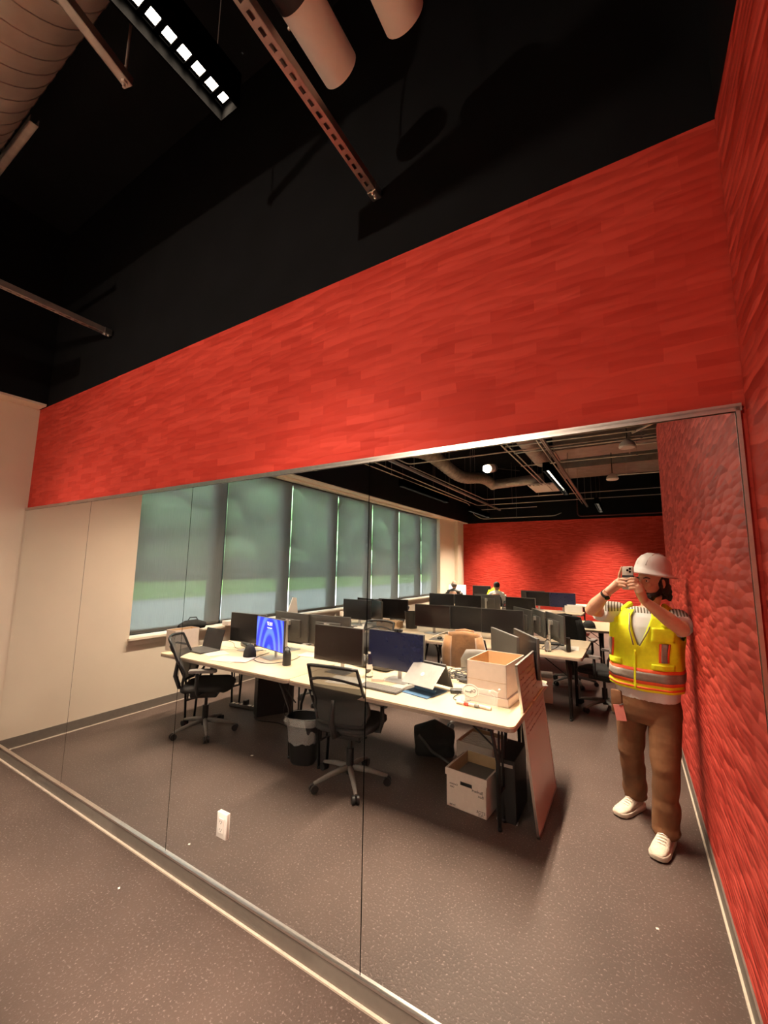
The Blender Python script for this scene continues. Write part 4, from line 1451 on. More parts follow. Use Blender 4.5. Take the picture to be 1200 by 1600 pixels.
# tangle of cables and adapters behind the laptop
rnd = random.Random(3)
b = MB()
for j in range(9):
    cx_, cy2 = -1.30 + rnd.uniform(-0.07, 0.07), 1.98 + rnd.uniform(-0.08, 0.08)
    pts = []
    a0 = rnd.uniform(0, 6)
    ra = rnd.uniform(0.05, 0.13)
    for k in range(9):
        a = a0 + k * 0.9
        pts.append((cx_ + ra * math.cos(a) * (1 + 0.2 * math.sin(3 * k)), cy2 + ra * 0.9 * math.sin(a), Z + 0.005 + 0.035 * abs(math.sin(k * 1.3 + j))))
    c_ = cable(pts, 0.0032)
    tmp = bpy.data.meshes.new('t')
    c_.bm.to_mesh(tmp)
    b.bm.from_mesh(tmp)
    bpy.data.meshes.remove(tmp)
tag(obj('cable_tangle', b, M['black_plastic'], smooth=True), 'tangled heap of black cables between the silver laptop and the cardboard box', 'cables', kind='stuff')
for k, (x, y, r_, lab) in enumerate(((-1.175, 1.56, 0.5, 'black power adapter brick nearest the silver laptop'), (-1.30, 1.98, 0.1, 'black power adapter in the cable tangle'), (-1.22, 1.86, -0.4, 'smaller black adapter beside the cardboard box'))):
    single('power_adapter', lab, 'adapter', MB().box((0, 0, 0.015), (0.12, 0.055, 0.03), bev=0.008), M['black_plastic'], (x, y, Z), r_, 'power adapters on the first row')
single('adapter_cable', 'black cable curling from the adapter along the front of the desk', 'cable', cable([(-1.15, 1.53, Z + .01), (-1.16, 1.42, Z + .004), (-1.08, 1.38, Z + .004), (-1.02, 1.47, Z + .004)], 0.003), M['black_plastic'], group='desk cables', smooth=True)
single('loose_cable', 'thin cable arching above the tangle on the far table', 'cable', cable([(-1.48, 1.98, Z + .004), (-1.42, 2.06, Z + .05), (-1.28, 2.08, Z + .06), (-1.18, 1.98, Z + .03)], 0.003), M['black_plastic'], group='desk cables', smooth=True)
single('display_cable', 'cable running from the dim blue monitor base towards the laptop', 'cable', cable([(-1.72, 1.72, Z + .004), (-1.62, 1.76, Z + .004), (-1.56, 1.66, Z + .004), (-1.60, 1.55, Z + .004)], 0.003), M['black_plastic'], group='desk cables', smooth=True)
t = root('laptop_bag', 'dark laptop bag lying behind the water bottle', 'bag', (-2.10, 1.90, Z), R(-8))
obj('bag_body', MB().box((0, 0, 0.045), (0.40, 0.26, 0.08), bev=0.03, seg=4), M['dark_grey'], t, auto=60)
obj('zip', MB().box((0, -0.131, 0.05), (0.32, 0.002, 0.006)), M['black_plastic'], t)
single('taped_note', 'small white note taped on top of the grey monitor back', 'note', MB().box((0, 0, 0.014), (0.028, 0.03, 0.045), bev=0.001), M['paper'], (-2.70, 2.10, Z + 0.42), 0)

# the leaning board
t = root('leaning_board', 'tall reddish-looking glossy board leaning on the table end by the cardboard box', 'board', (0, 0, 0))
yb0, yb1 = 1.39, 2.10
xb, xt, zt_ = -0.580, -0.690, 1.04
ang = math.atan2(xt - xb, zt_)
Ln = math.hypot(xt - xb, zt_)
Mb = Matrix.Translation((xb - 0.006, (yb0 + yb1) / 2, 0.0)) @ Matrix.Rotation(ang, 4, 'Y')
wb_ = yb1 - yb0


def on_board(mb):
    for v in mb.bm.verts:
        v.co = Mb @ v.co
    return mb


obj('panel', on_board(MB().box((0, 0, Ln / 2), (0.010, wb_ - 0.01, Ln - 0.01))), M['board'], t)
b = MB().box((0, 0, Ln - 0.004), (0.016, wb_, 0.010)).box((0, 0, 0.006), (0.016, wb_, 0.012))
for s_ in (-1, 1):
    b.box((0, s_ * (wb_ / 2 - 0.004), Ln / 2), (0.016, 0.008, Ln))
obj('edge_frame', on_board(b), M['metal'], t)
b = MB()
rnd = random.Random(11)
for r_ in range(11):
    z = Ln - 0.07 - r_ * 0.038
    y = -wb_ / 2 + 0.05
    while y < wb_ / 2 - 0.08:
        l_ = rnd.uniform(0.02, 0.07)
        pts = [Vector((0.0058, y + l_ * q / 6, z + rnd.uniform(-0.006, 0.006))) for q in range(7)]
        b.tube(pts, 0.0012, 4)
        y += l_ + rnd.uniform(0.012, 0.03)
        if rnd.random() < 0.12:
            y += 0.1
obj('handwriting', on_board(b), M['marker'], t)

# ------------------------------------------------------------------ under the desks
t = root('storage_box', 'white cardboard storage box with handle slot and grey print under the table end', 'box', (-1.055, 1.60, 0.0), R(-5))
open_box(t, 0.30, 0.36, 0.250, slot=True)
b = MB()
for s_, (wx, wy) in (('f', (0, -1)),):
    b.box((0, -0.186, 0.230), (0.315, 0.004, 0.045))
    b.box((0.156, -0.03, 0.230), (0.004, 0.31, 0.045))
    b.box((-0.156, -0.03, 0.230), (0.004, 0.31, 0.045))
obj('rim_collar', b, M['card'], t)
obj('contents', MB().box((0, 0.02, 0.10), (0.27, 0.28, 0.15), bev=0.004).box((0.02, 0, 0.18), (0.24, 0.26, 0.012), rz=0.05), M['grey_plastic'], t)
b = MB()
text_prism(b, 'Contents', -0.095, 0.155, -0.1805, 0.017)
text_prism(b, 'Date', -0.108, 0.135, -0.1805, 0.017)
text_prism(b, 'Bankers', 0.085, 0.155, -0.1805, 0.026)
text_prism(b, 'Box', 0.110, 0.130, -0.1805, 0.026)
text_prism(b, 'Storage', -0.105, 0.018, -0.1805, 0.015)
text_prism(b, 'STOR', 0.108, 0.030, -0.1805, 0.026)
text_prism(b, 'FILE', 0.108, 0.012, -0.1805, 0.022)
obj('print', b, M['ink'], t)
t = root('storage_box', 'second white storage box holding files behind the one with the handle', 'box', (-1.15, 2.05, 0.0), R(-5))
open_box(t, 0.31, 0.34, 0.26, slot=False)
b = MB()
for k in range(9):
    b.box((0, -0.13 + 0.03 * k, 0.13), (0.27, 0.012, 0.24), rot=Matrix.Rotation(R(6), 3, 'X'))
obj('files', b, M['paper'], t)
t = root('computer_tower', 'black computer tower standing behind the leaning board under the table end', 'computer', (-0.80, 1.62, 0.0), R(0))
obj('case', MB().box((0, 0, 0.20), (0.13, 0.34, 0.40), bev=0.006), M['black_plastic'], t)
obj('front_strip', MB().box((0, -0.173, 0.36), (0.10, 0.006, 0.02), bev=0.002), M['silver'], t)
obj('foot', MB().box((0, -0.15, 0.004), (0.14, 0.03, 0.008)), M['silver'], t)
t = root('waste_bin', 'black waste bin with clear liner under the first row', 'bin', (-2.52, 1.36, 0.0), R(20))
n = 26


def oval(a, b_, z, ex=0.75):
    return [Vector((a * math.copysign(abs(math.cos(2 * PI * k / n)) ** ex, math.cos(2 * PI * k / n)), b_ * math.copysign(abs(math.sin(2 * PI * k / n)) ** ex, math.sin(2 * PI * k / n)), z)) for k in range(n)]


obj('bin_body', MB().loft([oval(0.10, 0.075, 0.0), oval(0.115, 0.085, 0.02), oval(0.155, 0.115, 0.37), oval(0.165, 0.125, 0.38), oval(0.150, 0.110, 0.38), oval(0.110, 0.08, 0.03)], cap=True), M['black_plastic'], t, smooth=False, auto=50)
rings = []
for z, g in ((0.325, 1.05), (0.345, 1.08), (0.385, 1.04), (0.39, 1.0), (0.36, 0.93), (0.2, 0.85), (0.08, 0.6)):
    ring = oval(0.162 * g, 0.122 * g, z)
    rings.append([p + Vector((rnd.uniform(-.004, .004), rnd.uniform(-.004, .004), rnd.uniform(-.012, .012) if z < 0.3 else rnd.uniform(-.004, .004))) for p in ring])
obj('liner', MB().loft(rings, cap=False), M['liner'], t, smooth=True)
t = root('power_strip', 'power strip with pale face on the floor under the window end table', 'power strip', (-4.02, 1.98, 0.0), R(10))
obj('body', MB().box((0, 0, 0.02), (0.38, 0.055, 0.035), bev=0.006), M['dark_grey'], t)
b = MB()
for k in range(6):
    b.box((-0.15 + 0.06 * k, 0, 0.039), (0.034, 0.035, 0.003))
obj('sockets', b, M['paper'], t)
single('plug_adapter', 'black plug transformer sitting on the power strip', 'adapter', MB().box((0, 0, 0.03), (0.05, 0.06, 0.055), bev=0.008), M['black_plastic'], (-3.98, 1.98, 0.0405), 0.2, 'plugs')
t = root('computer_tower', 'black computer tower standing under the seam by the power strip', 'computer', (-3.62, 2.06, 0.0), R(-30))
obj('case', MB().box((0, 0, 0.21), (0.17, 0.40, 0.42), bev=0.006), M['black_plastic'], t)
obj('front_strip', MB().box((0, -0.203, 0.38), (0.12, 0.006, 0.012), bev=0.002), M['grey_plastic'], t)
single('computer_mouse', 'dark mouse-like gadget fallen on the floor under the first row', 'mouse', MB().ball((0, 0, 0.016), (0.05, 0.032, 0.016), 14), M['grey_plastic'], (-3.28, 1.95, 0), 0.4, smooth=True)
single('floor_cable', 'cables trailing over the floor from the power strip', 'cable', cable([(-3.82, 1.96, .01), (-3.6, 1.80, .005), (-3.3, 1.86, .005), (-3.0, 1.78, .005), (-2.85, 1.9, .005), (-2.75, 2.1, .03)], 0.004), M['black_plastic'], group='floor cables', smooth=True)
single('floor_cable', 'cable hanging from the desk edge down to the floor by the tower', 'cable', cable([(-3.25, 2.05, .70), (-3.3, 2.0, .4), (-3.38, 2.0, .05), (-3.2, 2.1, .006), (-3.0, 2.15, .006)], 0.004), M['black_plastic'], group='floor cables', smooth=True)
t = root('backpack', 'black backpack slumped on the floor under the first row', 'backpack', (-1.62, 2.12, 0.0), R(24))
b = MB().tube([(-0.18, 0, 0.13), (0, 0, 0.15), (0.17, 0.01, 0.12)], [0.10, 0.145, 0.09], 16)
b.box((0, 0, 0.05), (0.36, 0.24, 0.09), bev=0.04)
remesh('body', b, M['black_cloth'], 0.014, t)
obj('strap', MB().tube([(-0.14, -0.12, 0.20), (-0.02, -0.20, 0.10), (0.14, -0.22, 0.02), (0.30, -0.16, 0.012)], 0.012, 8), M['dark_grey'], t, smooth=True)
single('paper_scrap', 'tiny white paper scrap on the floor in front of the waste bin', 'scrap', MB().box((0, 0, 0.001), (0.022, 0.014, 0.002)), M['paper'], (-2.98, 1.20, 0), 0.5, 'paper scraps on the floor')
single('paper_scrap', 'tiny white scrap on the bare floor below the mirror seam', 'scrap', MB().box((0, 0, 0.001), (0.012, 0.010, 0.002)), M['paper'], (-2.39, 0.20, 0), 0.5, 'paper scraps on the floor')
single('paper_scrap', 'tiny white scrap on the floor near the red wall', 'scrap', MB().box((0, 0, 0.001), (0.012, 0.010, 0.002)), M['paper'], (0.02, 1.02, 0), 0.2, 'paper scraps on the floor')

# ------------------------------------------------------------------ window sill and second row clutter
t = root('card_fin', 'upright white folded card like a fin on the sill side', 'card', (-4.66, 3.10, Z), 0)
poly = [(-0.16, 0.0), (0.14, 0.0), (0.10, 0.30), (0.03, 0.31), (-0.06, 0.08)]
Mx = Matrix.Rotation(R(90), 4, 'X')
obj('sheet', MB().prism([(x, z) for x, z in poly], -0.012, 0.012, M4=Mx), M['paper'], t)
place(t, (-4.82, 3.55, WZ0 + 0.003), R(80))
single('sill_box', 'small flat white box on the sill behind the blue monitor', 'box', MB().box((0, 0, 0.03), (0.12, 0.30, 0.06), bev=0.003), M['card'], (-4.85, 2.45, WZ0 + 0.003), 0)
t = root('hand_sanitizer', 'clear pump bottle on the aisle end of the second row', 'bottle', (-0.86, 3.62, Z))
obj('bottle', MB().lathe((0, 0, 0), [(0.001, 0), (0.034, 0.0), (0.036, 0.01), (0.036, 0.10), (0.028, 0.12), (0.014, 0.13), (0.014, 0.14), (0.001, 0.14)]), M['clear'], t, smooth=True)
obj('pump', MB().cyl((0, 0, 0.14), (0, 0, 0.16), 0.015).cyl((0, 0, 0.16), (0, 0, 0.185), 0.005).box((0.012, 0, 0.188), (0.04, 0.012, 0.008)), M['clear'], t)
single('speakerphone', 'small black box upright at the aisle corner of the second row', 'gadget', MB().box((0, 0, 0.075), (0.045, 0.07, 0.15), bev=0.006), M['black_plastic'], (-0.66, 3.78, Z), 0.2)
single('papers', 'white papers on the aisle corner of the second row', 'paper', MB().box((0, 0, 0.002), (0.22, 0.28, 0.004)), M['paper'], (-0.68, 3.98, Z), R(5), 'loose papers')
single('desk_cable', 'cables coiled around the silver monitor stand at the aisle end', 'cable', cable([(-0.95, 3.75, Z + .005), (-0.88, 3.85, Z + .08), (-0.78, 3.93, Z + .20), (-0.74, 3.86, Z + .10), (-0.82, 3.74, Z + .01), (-1.0, 3.70, Z + .005)], 0.005), M['black_plastic'], group='desk cables', smooth=True)
t = root('keyboard', 'black keyboard on the second row behind the silver stand', 'keyboard', (-0.95, 4.12, Z), R(5))
obj('body', MB().box((0, 0, 0.010), (0.40, 0.14, 0.018), bev=0.003), M['black_plastic'], t)
single('computer_mouse', 'black mouse on a pad left of the brown coat', 'mouse', MB().ball((0, 0, 0.017), (0.033, 0.052, 0.017), 14), M['black_plastic'], (-2.20, 3.60, Z + 0.004), 0.2, smooth=True)
single('mouse_pad', 'thin grey mouse pad left of the brown coat', 'mouse pad', MB().box((0, 0, 0.002), (0.24, 0.20, 0.004), bev=0.001), M['grey_plastic'], (-2.20, 3.60, Z), 0.1)
t = root('keyboard', 'keyboard on the second row partly hidden by the brown coat', 'keyboard', (-1.92, 3.64, Z), R(3))
obj('body', MB().box((0, 0, 0.010), (0.40, 0.14, 0.018), bev=0.003), M['dark_grey'], t)
single('headset_cable', 'pale cable loop under the dark reddish monitor', 'cable', cable([(-2.35, 3.7, Z + .004), (-2.25, 3.78, Z + .05), (-2.15, 3.8, Z + .08), (-2.08, 3.76, Z + .01)], 0.005), M['paper'], group='desk cables', smooth=True)
t = root('waste_basket', 'black bucket standing on the second row left of the reddish monitor', 'bucket', (-2.95, 4.25, Z), 0)
obj('bucket_body', MB().lathe((0, 0, 0), [(0.001, 0), (0.085, 0.0), (0.105, 0.24), (0.11, 0.25), (0.10, 0.25), (0.08, 0.02), (0.001, 0.02)]), M['black_plastic'], t, auto=50)
for k, (x, y, w_, d_, h_, r_, lab) in enumerate(((-3.25, 4.10, 0.34, 0.26, 0.10, 0.1, 'brown cardboard tray stacked with papers beside the black bucket'), (-3.45, 3.72, 0.30, 0.24, 0.03, -0.2, 'open paper packet on the cluttered window desk'), (-3.05, 3.75, 0.26, 0.22, 0.05, 0.3, 'flat brown box at the near edge of the cluttered window desk'))):
    single('small_box', lab, 'box', MB().box((0, 0, h_ / 2), (w_, d_, h_), bev=0.003).box((0.01, 0, h_ + 0.004), (w_ * 0.8, d_ * 0.8, 0.008), rz=0.15), M['card_in'] if k != 1 else M['paper'], (x, y, Z), r_, 'boxes on the window desk')
rnd = random.Random(5)
for k, (x, y, lab, m_) in enumerate(((-3.95, 3.70, 'black cable bundle nearest the sill on the window desk', 'black_plastic'), (-3.70, 3.66, 'black gadget heap below the first window desk monitor', 'dark_grey'), (-3.55, 3.90, 'white crumpled wrapper on the window desk', 'paper'))):
    b = MB()
    for j in range(5):
        b.ball((rnd.uniform(-.08, .08), rnd.uniform(-.05, .05), 0.02 + rnd.uniform(0, 0.01)), (rnd.uniform(.03, .06), rnd.uniform(.02, .04), 0.02), 10)
    remesh_o = remesh('desk_clutter', b, M[m_], 0.006)
    place(remesh_o, (x, y, Z), 0)
    tag(remesh_o, lab, 'clutter', 'clutter on the window desk')
t = root('water_bottle', 'small clear bottle on the window desk beside the monitors', 'bottle', (-4.08, 3.80, Z))
obj('bottle', MB().lathe((0, 0, 0), [(0.001, 0), (0.03, 0), (0.03, 0.13), (0.012, 0.16), (0.012, 0.18), (0.001, 0.18)]), M['clear'], t, smooth=True)
single('white_box', 'white box with shelf labels on the third row', 'box', MB().box((0, 0, 0.09), (0.24, 0.20, 0.18), bev=0.003), M['card'], (-1.36, 6.40, Z), 0.2)
single('red_ball', 'red rounded object below the white labelled packets', 'ball', MB().ball((0, 0, 0.05), 0.05, 16), M['red_plastic'], (-1.31, 6.05, Z), 0, smooth=True)
t = root('baseball_cap', 'black cap lying on the aisle end of the third row', 'cap', (-0.62, 6.05, Z), R(200))
obj('crown', MB().lathe((0, 0, 0), [(0.095, 0.0), (0.098, 0.02), (0.085, 0.07), (0.05, 0.105), (0.001, 0.115)]), M['black_cloth'], t, smooth=True)
obj('brim', MB().prism([(0.09 * math.cos(a), 0.06 + 0.10 * math.sin(a)) for a in [PI * k / 12 for k in range(13)]], 0.002, 0.008), M['black_cloth'], t)
t = root('office_phone', 'dark desk gadget beside the black cap', 'gadget', (-1.0, 6.2, Z))
obj('body', MB().box((0, 0, 0.03), (0.2, 0.15, 0.06), bev=0.015), M['black_plastic'], t)
for k, (x, y, w_, h_, lab) in enumerate(((-1.0, 8.3, 0.5, 0.14, 'pale document trays on the fourth row behind the raised elbow'), (-0.55, 8.5, 0.35, 0.10, 'stack of white papers on the fourth row behind the raised elbow'))):
    single('paper_stack', lab, 'paper', MB().box((0, 0, h_ / 2), (w_ * 0.7, 0.3, h_), bev=0.004).box((0.02, 0, h_ + 0.01), (w_ * 0.6, 0.26, 0.02), rz=0.1), M['paper'], (x + 0.2 if k else x - 0.1, y + 0.1, Z), 0.1, 'paper stacks on the fourth row')
t = root('storage_carton', 'white carton on the floor under the aisle end of the second row', 'box', (-1.25, 4.3, 0), R(10))
obj('carton', MB().box((0, 0, 0.14), (0.62, 0.34, 0.28), bev=0.004), M['card'], t)
obj('lid', MB().box((0, 0, 0.285), (0.64, 0.36, 0.05), bev=0.004), M['card'], t)

# ------------------------------------------------------------------ outside greenery
rnd = random.Random(21)
b = MB()
for k in range(60):
    b.ball((-43 + rnd.uniform(-.4, .4), -30 + 3.0 * k + rnd.uniform(-.6, .6), 0.75), (1.2, 2.2, 1.5 + rnd.uniform(-.1, .15)), 12)
tag(obj('dark_hedge', b, M['dark_hedge'], smooth=True), 'long dark clipped hedge beyond the lawn outside the shades', 'hedge', kind='stuff')
b = MB()
for k in range(190):
    b.ball((-53 + rnd.uniform(-3, 3), -45 + 1.6 * k + rnd.uniform(-1, 1), rnd.uniform(1, 24)), (3.2, 3.6, 3.0), 10)
    for q in range(5):
        b.ball((-58 + rnd.uniform(-1, 1), -45 + 1.6 * k, 2.0 + 5.2 * q + rnd.uniform(-1, 1)), (3.2, 4.2, 4.2), 8)
tag(obj('treeline', b, M['hedge'], smooth=True), 'dense belt of green trees far outside the shades', 'trees', kind='stuff')

# ------------------------------------------------------------------ the photographer
PY = root('person', 'bearded photographer in white hard hat, yellow hi-vis vest and brown trousers beside the red wall', 'person', (0, 0, 0))
V = Vector
B0 = V((0.055, 1.87, 0))
XB = V((0.945, -0.327, 0)).normalized()     # across the shoulders, towards the red wall
FB = V((-0.327, -0.945, 0)).normalized()    # the way the chest faces


def Q(u, f, z):
    return B0 + XB * u + FB * f + V((0, 0, z))


# joints
HD = Q(0.085, 0.040, 1.605)                  # head centre
NK = Q(0.055, -0.005, 1.43)
SH_L, SH_R = Q(-0.155, 0.0, 1.385), Q(0.205, 0.01, 1.375)
EL_L, EL_R = V((-0.245, 1.715, 1.412)), V((0.262, 1.665, 1.325))
WR_L, WR_R = V((-0.138, 1.585, 1.540)), V((0.068, 1.600, 1.500))
HP_L, HP_R = Q(-0.095, 0, 0.84), Q(0.095, 0, 0.84)
KN_L, KN_R = V((-0.060, 1.945, 0.46)), V((0.125, 1.735, 0.46))
AN_L, AN_R = V((-0.050, 2.115, 0.10)), V((0.108, 1.765, 0.10))


def ell(c, a, b_, n=24, ex=1.0):
    out = []
    for k in range(n):
        t_ = 2 * PI * k / n
        cx_ = math.copysign(abs(math.cos(t_)) ** ex, math.cos(t_))
        sy_ = math.copysign(abs(math.sin(t_)) ** ex, math.sin(t_))
        out.append(c + a * cx_ + b_ * sy_)
    return out


# torso sections: z, centre shift u, half width, half depth
TOR = [(0.80, 0.000, 0.165, 0.120), (0.88, 0.000, 0.178, 0.128), (0.97, 0.002, 0.182, 0.130), (1.06, 0.006, 0.180, 0.126), (1.15, 0.010, 0.182, 0.126),
       (1.24, 0.016, 0.188, 0.126), (1.32, 0.022, 0.186, 0.118), (1.38, 0.028, 0.168, 0.098), (1.42, 0.035, 0.115, 0.075), (1.445, 0.045, 0.065, 0.060)]


def tor(z):
    for p, q in zip(TOR[:-1], TOR[1:]):
        if z <= q[0]:
            k = max(0, (z - p[0]) / (q[0] - p[0]))
            return [p[i] + (q[i] - p[i]) * k for i in range(1, 4)]
    return list(TOR[-1][1:])


def tpt(a, z, off=0.0):
    """point on the torso; a = 0 faces forward, +90 degrees is the side by the wall"""
    u, hw, hd = tor(z)
    ex = 0.85
    s_, c_ = math.sin(a), math.cos(a)
    s_ = math.copysign(abs(s_) ** ex, s_)
    c_ = math.copysign(abs(c_) ** ex, c_)
    return Q(u + (hw + off) * s_, (hd + off) * c_, z)


b = MB()
b.loft([ell(Q(u, 0, z), XB * hw * 0.9, FB * hd * 0.9) for z, u, hw, hd in TOR])
b.tube([NK - V((0, 0, 0.03)), NK + V((0, 0, 0.03)), HD + V((0.005, 0.01, -0.07))], [0.060, 0.056, 0.054], 18)
# head, turned towards the phone
hy = math.atan2(-0.60, -0.80)
HF = V((-0.62, -0.78, 0.05)).normalized()
HR = HF.cross(V((0, 0, 1))).normalized()
HU = HR.cross(HF).normalized()
HM = Matrix((HR, HF, HU)).transposed()


def H(r_, f_, z_):
    return HD + HR * r_ + HF * f_ + HU * z_


b.ball(H(0, -0.010, 0.035), (0.074, 0.094, 0.088), 26, rot=HM)
b.ball(H(0, 0.020, -0.020), (0.062, 0.072, 0.092), 26, rot=HM)
b.ball(H(0, 0.042, -0.080), (0.042, 0.042, 0.030), 16, rot=HM)
b.tube([H(0, 0.088, 0.020), H(0, 0.104, -0.008), H(0, 0.112, -0.022)], [0.009, 0.011, 0.013], 10)
b.ball(H(0, 0.098, -0.026), (0.017, 0.012, 0.009), 12, rot=HM)
b.ball(H(0, 0.082, 0.030), (0.050, 0.014, 0.010), 14, rot=HM)
for s_ in (-1, 1):
    b.ball(H(s_ * 0.038, 0.070, -0.010), (0.018, 0.018, 0.016), 12, rot=HM)
    b.ball(H(s_ * 0.075, -0.010, 0.000), (0.008, 0.020, 0.032), 12, rot=HM)
b.ball(H(0, 0.088, -0.052), (0.024, 0.010, 0.006), 12, rot=HM)
b.ball(H(0, 0.087, -0.062), (0.021, 0.010, 0.007), 12, rot=HM)
# arms
for S_, E_, W_ in ((SH_L, EL_L, WR_L), (SH_R, EL_R, WR_R)):
    m1_ = S_.lerp(E_, 0.5)
    m2_ = E_.lerp(W_, 0.35)
    b.tube([S_, m1_, E_, m2_, E_.lerp(W_, 0.75), W_], [0.058, 0.052, 0.043, 0.046, 0.034, 0.026], 16)
# legs (under the trousers)
for P_, K_, A_ in ((HP_L, KN_L, AN_L), (HP_R, KN_R, AN_R)):
    b.tube([P_, P_.lerp(K_, 0.5), K_, K_.lerp(A_, 0.35), A_], [0.085, 0.072, 0.052, 0.052, 0.034], 14)
    b.tube([A_, A_ + V((0, 0, -0.05))], [0.036, 0.035], 12)


# the phone: its back lens is the camera, so it lies in the camera's own frame (mirrored)
def PH(a, c, d):
    """a across, c up, d behind the lens, in the phone's frame"""
    p = CAM + cr * a + cu * c - cf * d
    return V((p.x, -p.y, p.z))


# hands: palm wedge plus four fingers and a thumb, closed round the phone's lower edges
def hand(wrist, palm_pts, fingers, thumb):
    b.tube([wrist] + palm_pts, [0.026, 0.030, 0.027], 14)
    k0 = palm_pts[-1]
    for f_ in fingers:
        n_ = len(f_)
        b.tube(f_, [0.0105, 0.0095, 0.0085, 0.0072][:n_] if n_ <= 4 else 0.008, 10)
        b.ball(f_[-1], 0.0073, 8)
    b.tube(thumb, [0.014, 0.012, 0.010, 0.008][:len(thumb)], 10)
    b.ball(thumb[-1], 0.0085, 8)


# left of the picture: fingers over the phone's back from its outer edge, index raised along the side
pl = [PH(-0.098, -0.100, 0.028), PH(-0.078, -0.080, 0.024)]
hand(WR_L, pl, [
    [PH(-0.082, -0.062, 0.022), PH(-0.074, -0.030, 0.016), PH(-0.064, -0.008, 0.013), PH(-0.060, 0.010, 0.013)],
    [PH(-0.080, -0.078, 0.016), PH(-0.062, -0.066, 0.003), PH(-0.040, -0.068, -0.0015 + 0.001), PH(-0.024, -0.072, 0.0)],
    [PH(-0.080, -0.094, 0.016), PH(-0.060, -0.086, 0.002), PH(-0.036, -0.090, -0.001), PH(-0.020, -0.094, 0.0)],
    [PH(-0.082, -0.110, 0.020), PH(-0.060, -0.106, 0.004), PH(-0.038, -0.110, 0.000), PH(-0.024, -0.114, 0.001)]],
    [PH(-0.088, -0.108, 0.036), PH(-0.070, -0.104, 0.040), PH(-0.052, -0.096, 0.030), PH(-0.040, -0.090, 0.026)])
# right of the picture: the hand wraps in from the wall side
pr = [PH(0.048, -0.135, 0.028), PH(0.036, -0.105, 0.024)]
hand(WR_R, pr, [
    [PH(0.042, -0.078, 0.018), PH(0.028, -0.062, 0.004), PH(0.008, -0.062, -0.001), PH(-0.006, -0.066, 0.0)],
    [PH(0.042, -0.096, 0.018), PH(0.028, -0.080, 0.002), PH(0.006, -0.082, -0.001), PH(-0.010, -0.086, 0.0)],
    [PH(0.042, -0.114, 0.018), PH(0.028, -0.100, 0.002), PH(0.008, -0.103, -0.001), PH(-0.006, -0.106, 0.0)],
    [PH(0.042, -0.130, 0.020), PH(0.030, -0.120, 0.004), PH(0.012, -0.122, 0.000), PH(0.000, -0.126, 0.001)]],
    [PH(0.046, -0.100, 0.034), PH(0.034, -0.084, 0.034), PH(0.022, -0.062, 0.028), PH(0.018, -0.048, 0.024)])
remesh('body', b, M['skin'], 0.0042, PY, it=2, fac=0.4)

t = root('mobile_phone', 'pale mobile phone with a triple lens bump held up in both hands', 'phone', (0, 0, 0))
b = MB()


def phone_box(a0, a1, c0, c1, d0, d1, rad, mb):
    rings = []
    for d in (d0, d0 + (d1 - d0) * 0.15, d1 - (d1 - d0) * 0.15, d1):
        e = 0.0012 if d in (d0, d1) else 0
        rings.append([PH(x, y, d) for x, y in rrect(a1 - a0 - 2 * e, c1 - c0 - 2 * e, rad, 5, (a0 + a1) / 2, (c0 + c1) / 2)])
    mb.loft(rings)


phone_box(-0.053, 0.0185, -0.132, 0.0165, 0.0065, 0.0150, 0.010, b)
obj('body', b, M['phone'], t, auto=40)
b = MB()
phone_box(-0.024, 0.0155, -0.028, 0.0135, 0.0045, 0.0066, 0.009, b)
obj('camera_bump', b, M['phone'], t, auto=40)
for a, c in ((0.0, 0.0), (0.0, -0.0185), (-0.0165, -0.009)):
    b = MB()
    b.cyl(PH(a, c, 0.0046), PH(a, c, 0.0030), 0.0075, n=20)
    obj('lens', b, M['lens'], t, auto=40)
b = MB()
phone_box(-0.050, 0.0155, -0.129, 0.0135, 0.0149, 0.0154, 0.008, b)
obj('screen', b, M['screen'], t)
b = MB()
phone_box(-0.0535, 0.019, -0.055, -0.040, 0.0050, 0.0156, 0.004, b)
obj('grip_band', b, M['black_plastic'], t)

# hair, beard, eyes
b = MB()
b.ball(H(0, -0.030, 0.020), (0.082, 0.088, 0.090), 24, rot=HM)
b.ball(H(0, -0.078, -0.050), (0.066, 0.040, 0.060), 18, rot=HM)
for s_ in (-1, 1):
    b.ball(H(s_ * 0.068, -0.045, -0.030), (0.024, 0.034, 0.050), 14, rot=HM)
    b.ball(H(s_ * 0.074, 0.006, -0.012), (0.007, 0.016, 0.034), 10, rot=HM)
for k in range(16):
    a = rnd.uniform(-1.5, 1.5)
    b.ball(H(0.078 * math.sin(a), -0.05 - 0.055 * math.cos(a), rnd.uniform(-0.11, 0.0)), rnd.uniform(0.012, 0.020), 8)
remesh('hair', b, M['hair'], 0.005, PY, it=1)
b = MB()
b.ball(H(0, 0.050, -0.090), (0.050, 0.052, 0.036), 20, rot=HM)
for s_ in (-1, 1):
    b.tube([H(s_ * 0.070, 0.000, -0.030), H(s_ * 0.064, 0.026, -0.070), H(s_ * 0.040, 0.066, -0.088), H(0, 0.088, -0.088)], [0.010, 0.016, 0.020, 0.018], 12)
    b.tube([H(s_ * 0.030, 0.092, -0.058), H(s_ * 0.014, 0.100, -0.044), H(0, 0.102, -0.042)], [0.006, 0.0065, 0.006], 8)
remesh('beard', b, M['hair'], 0.0045, PY, it=1)
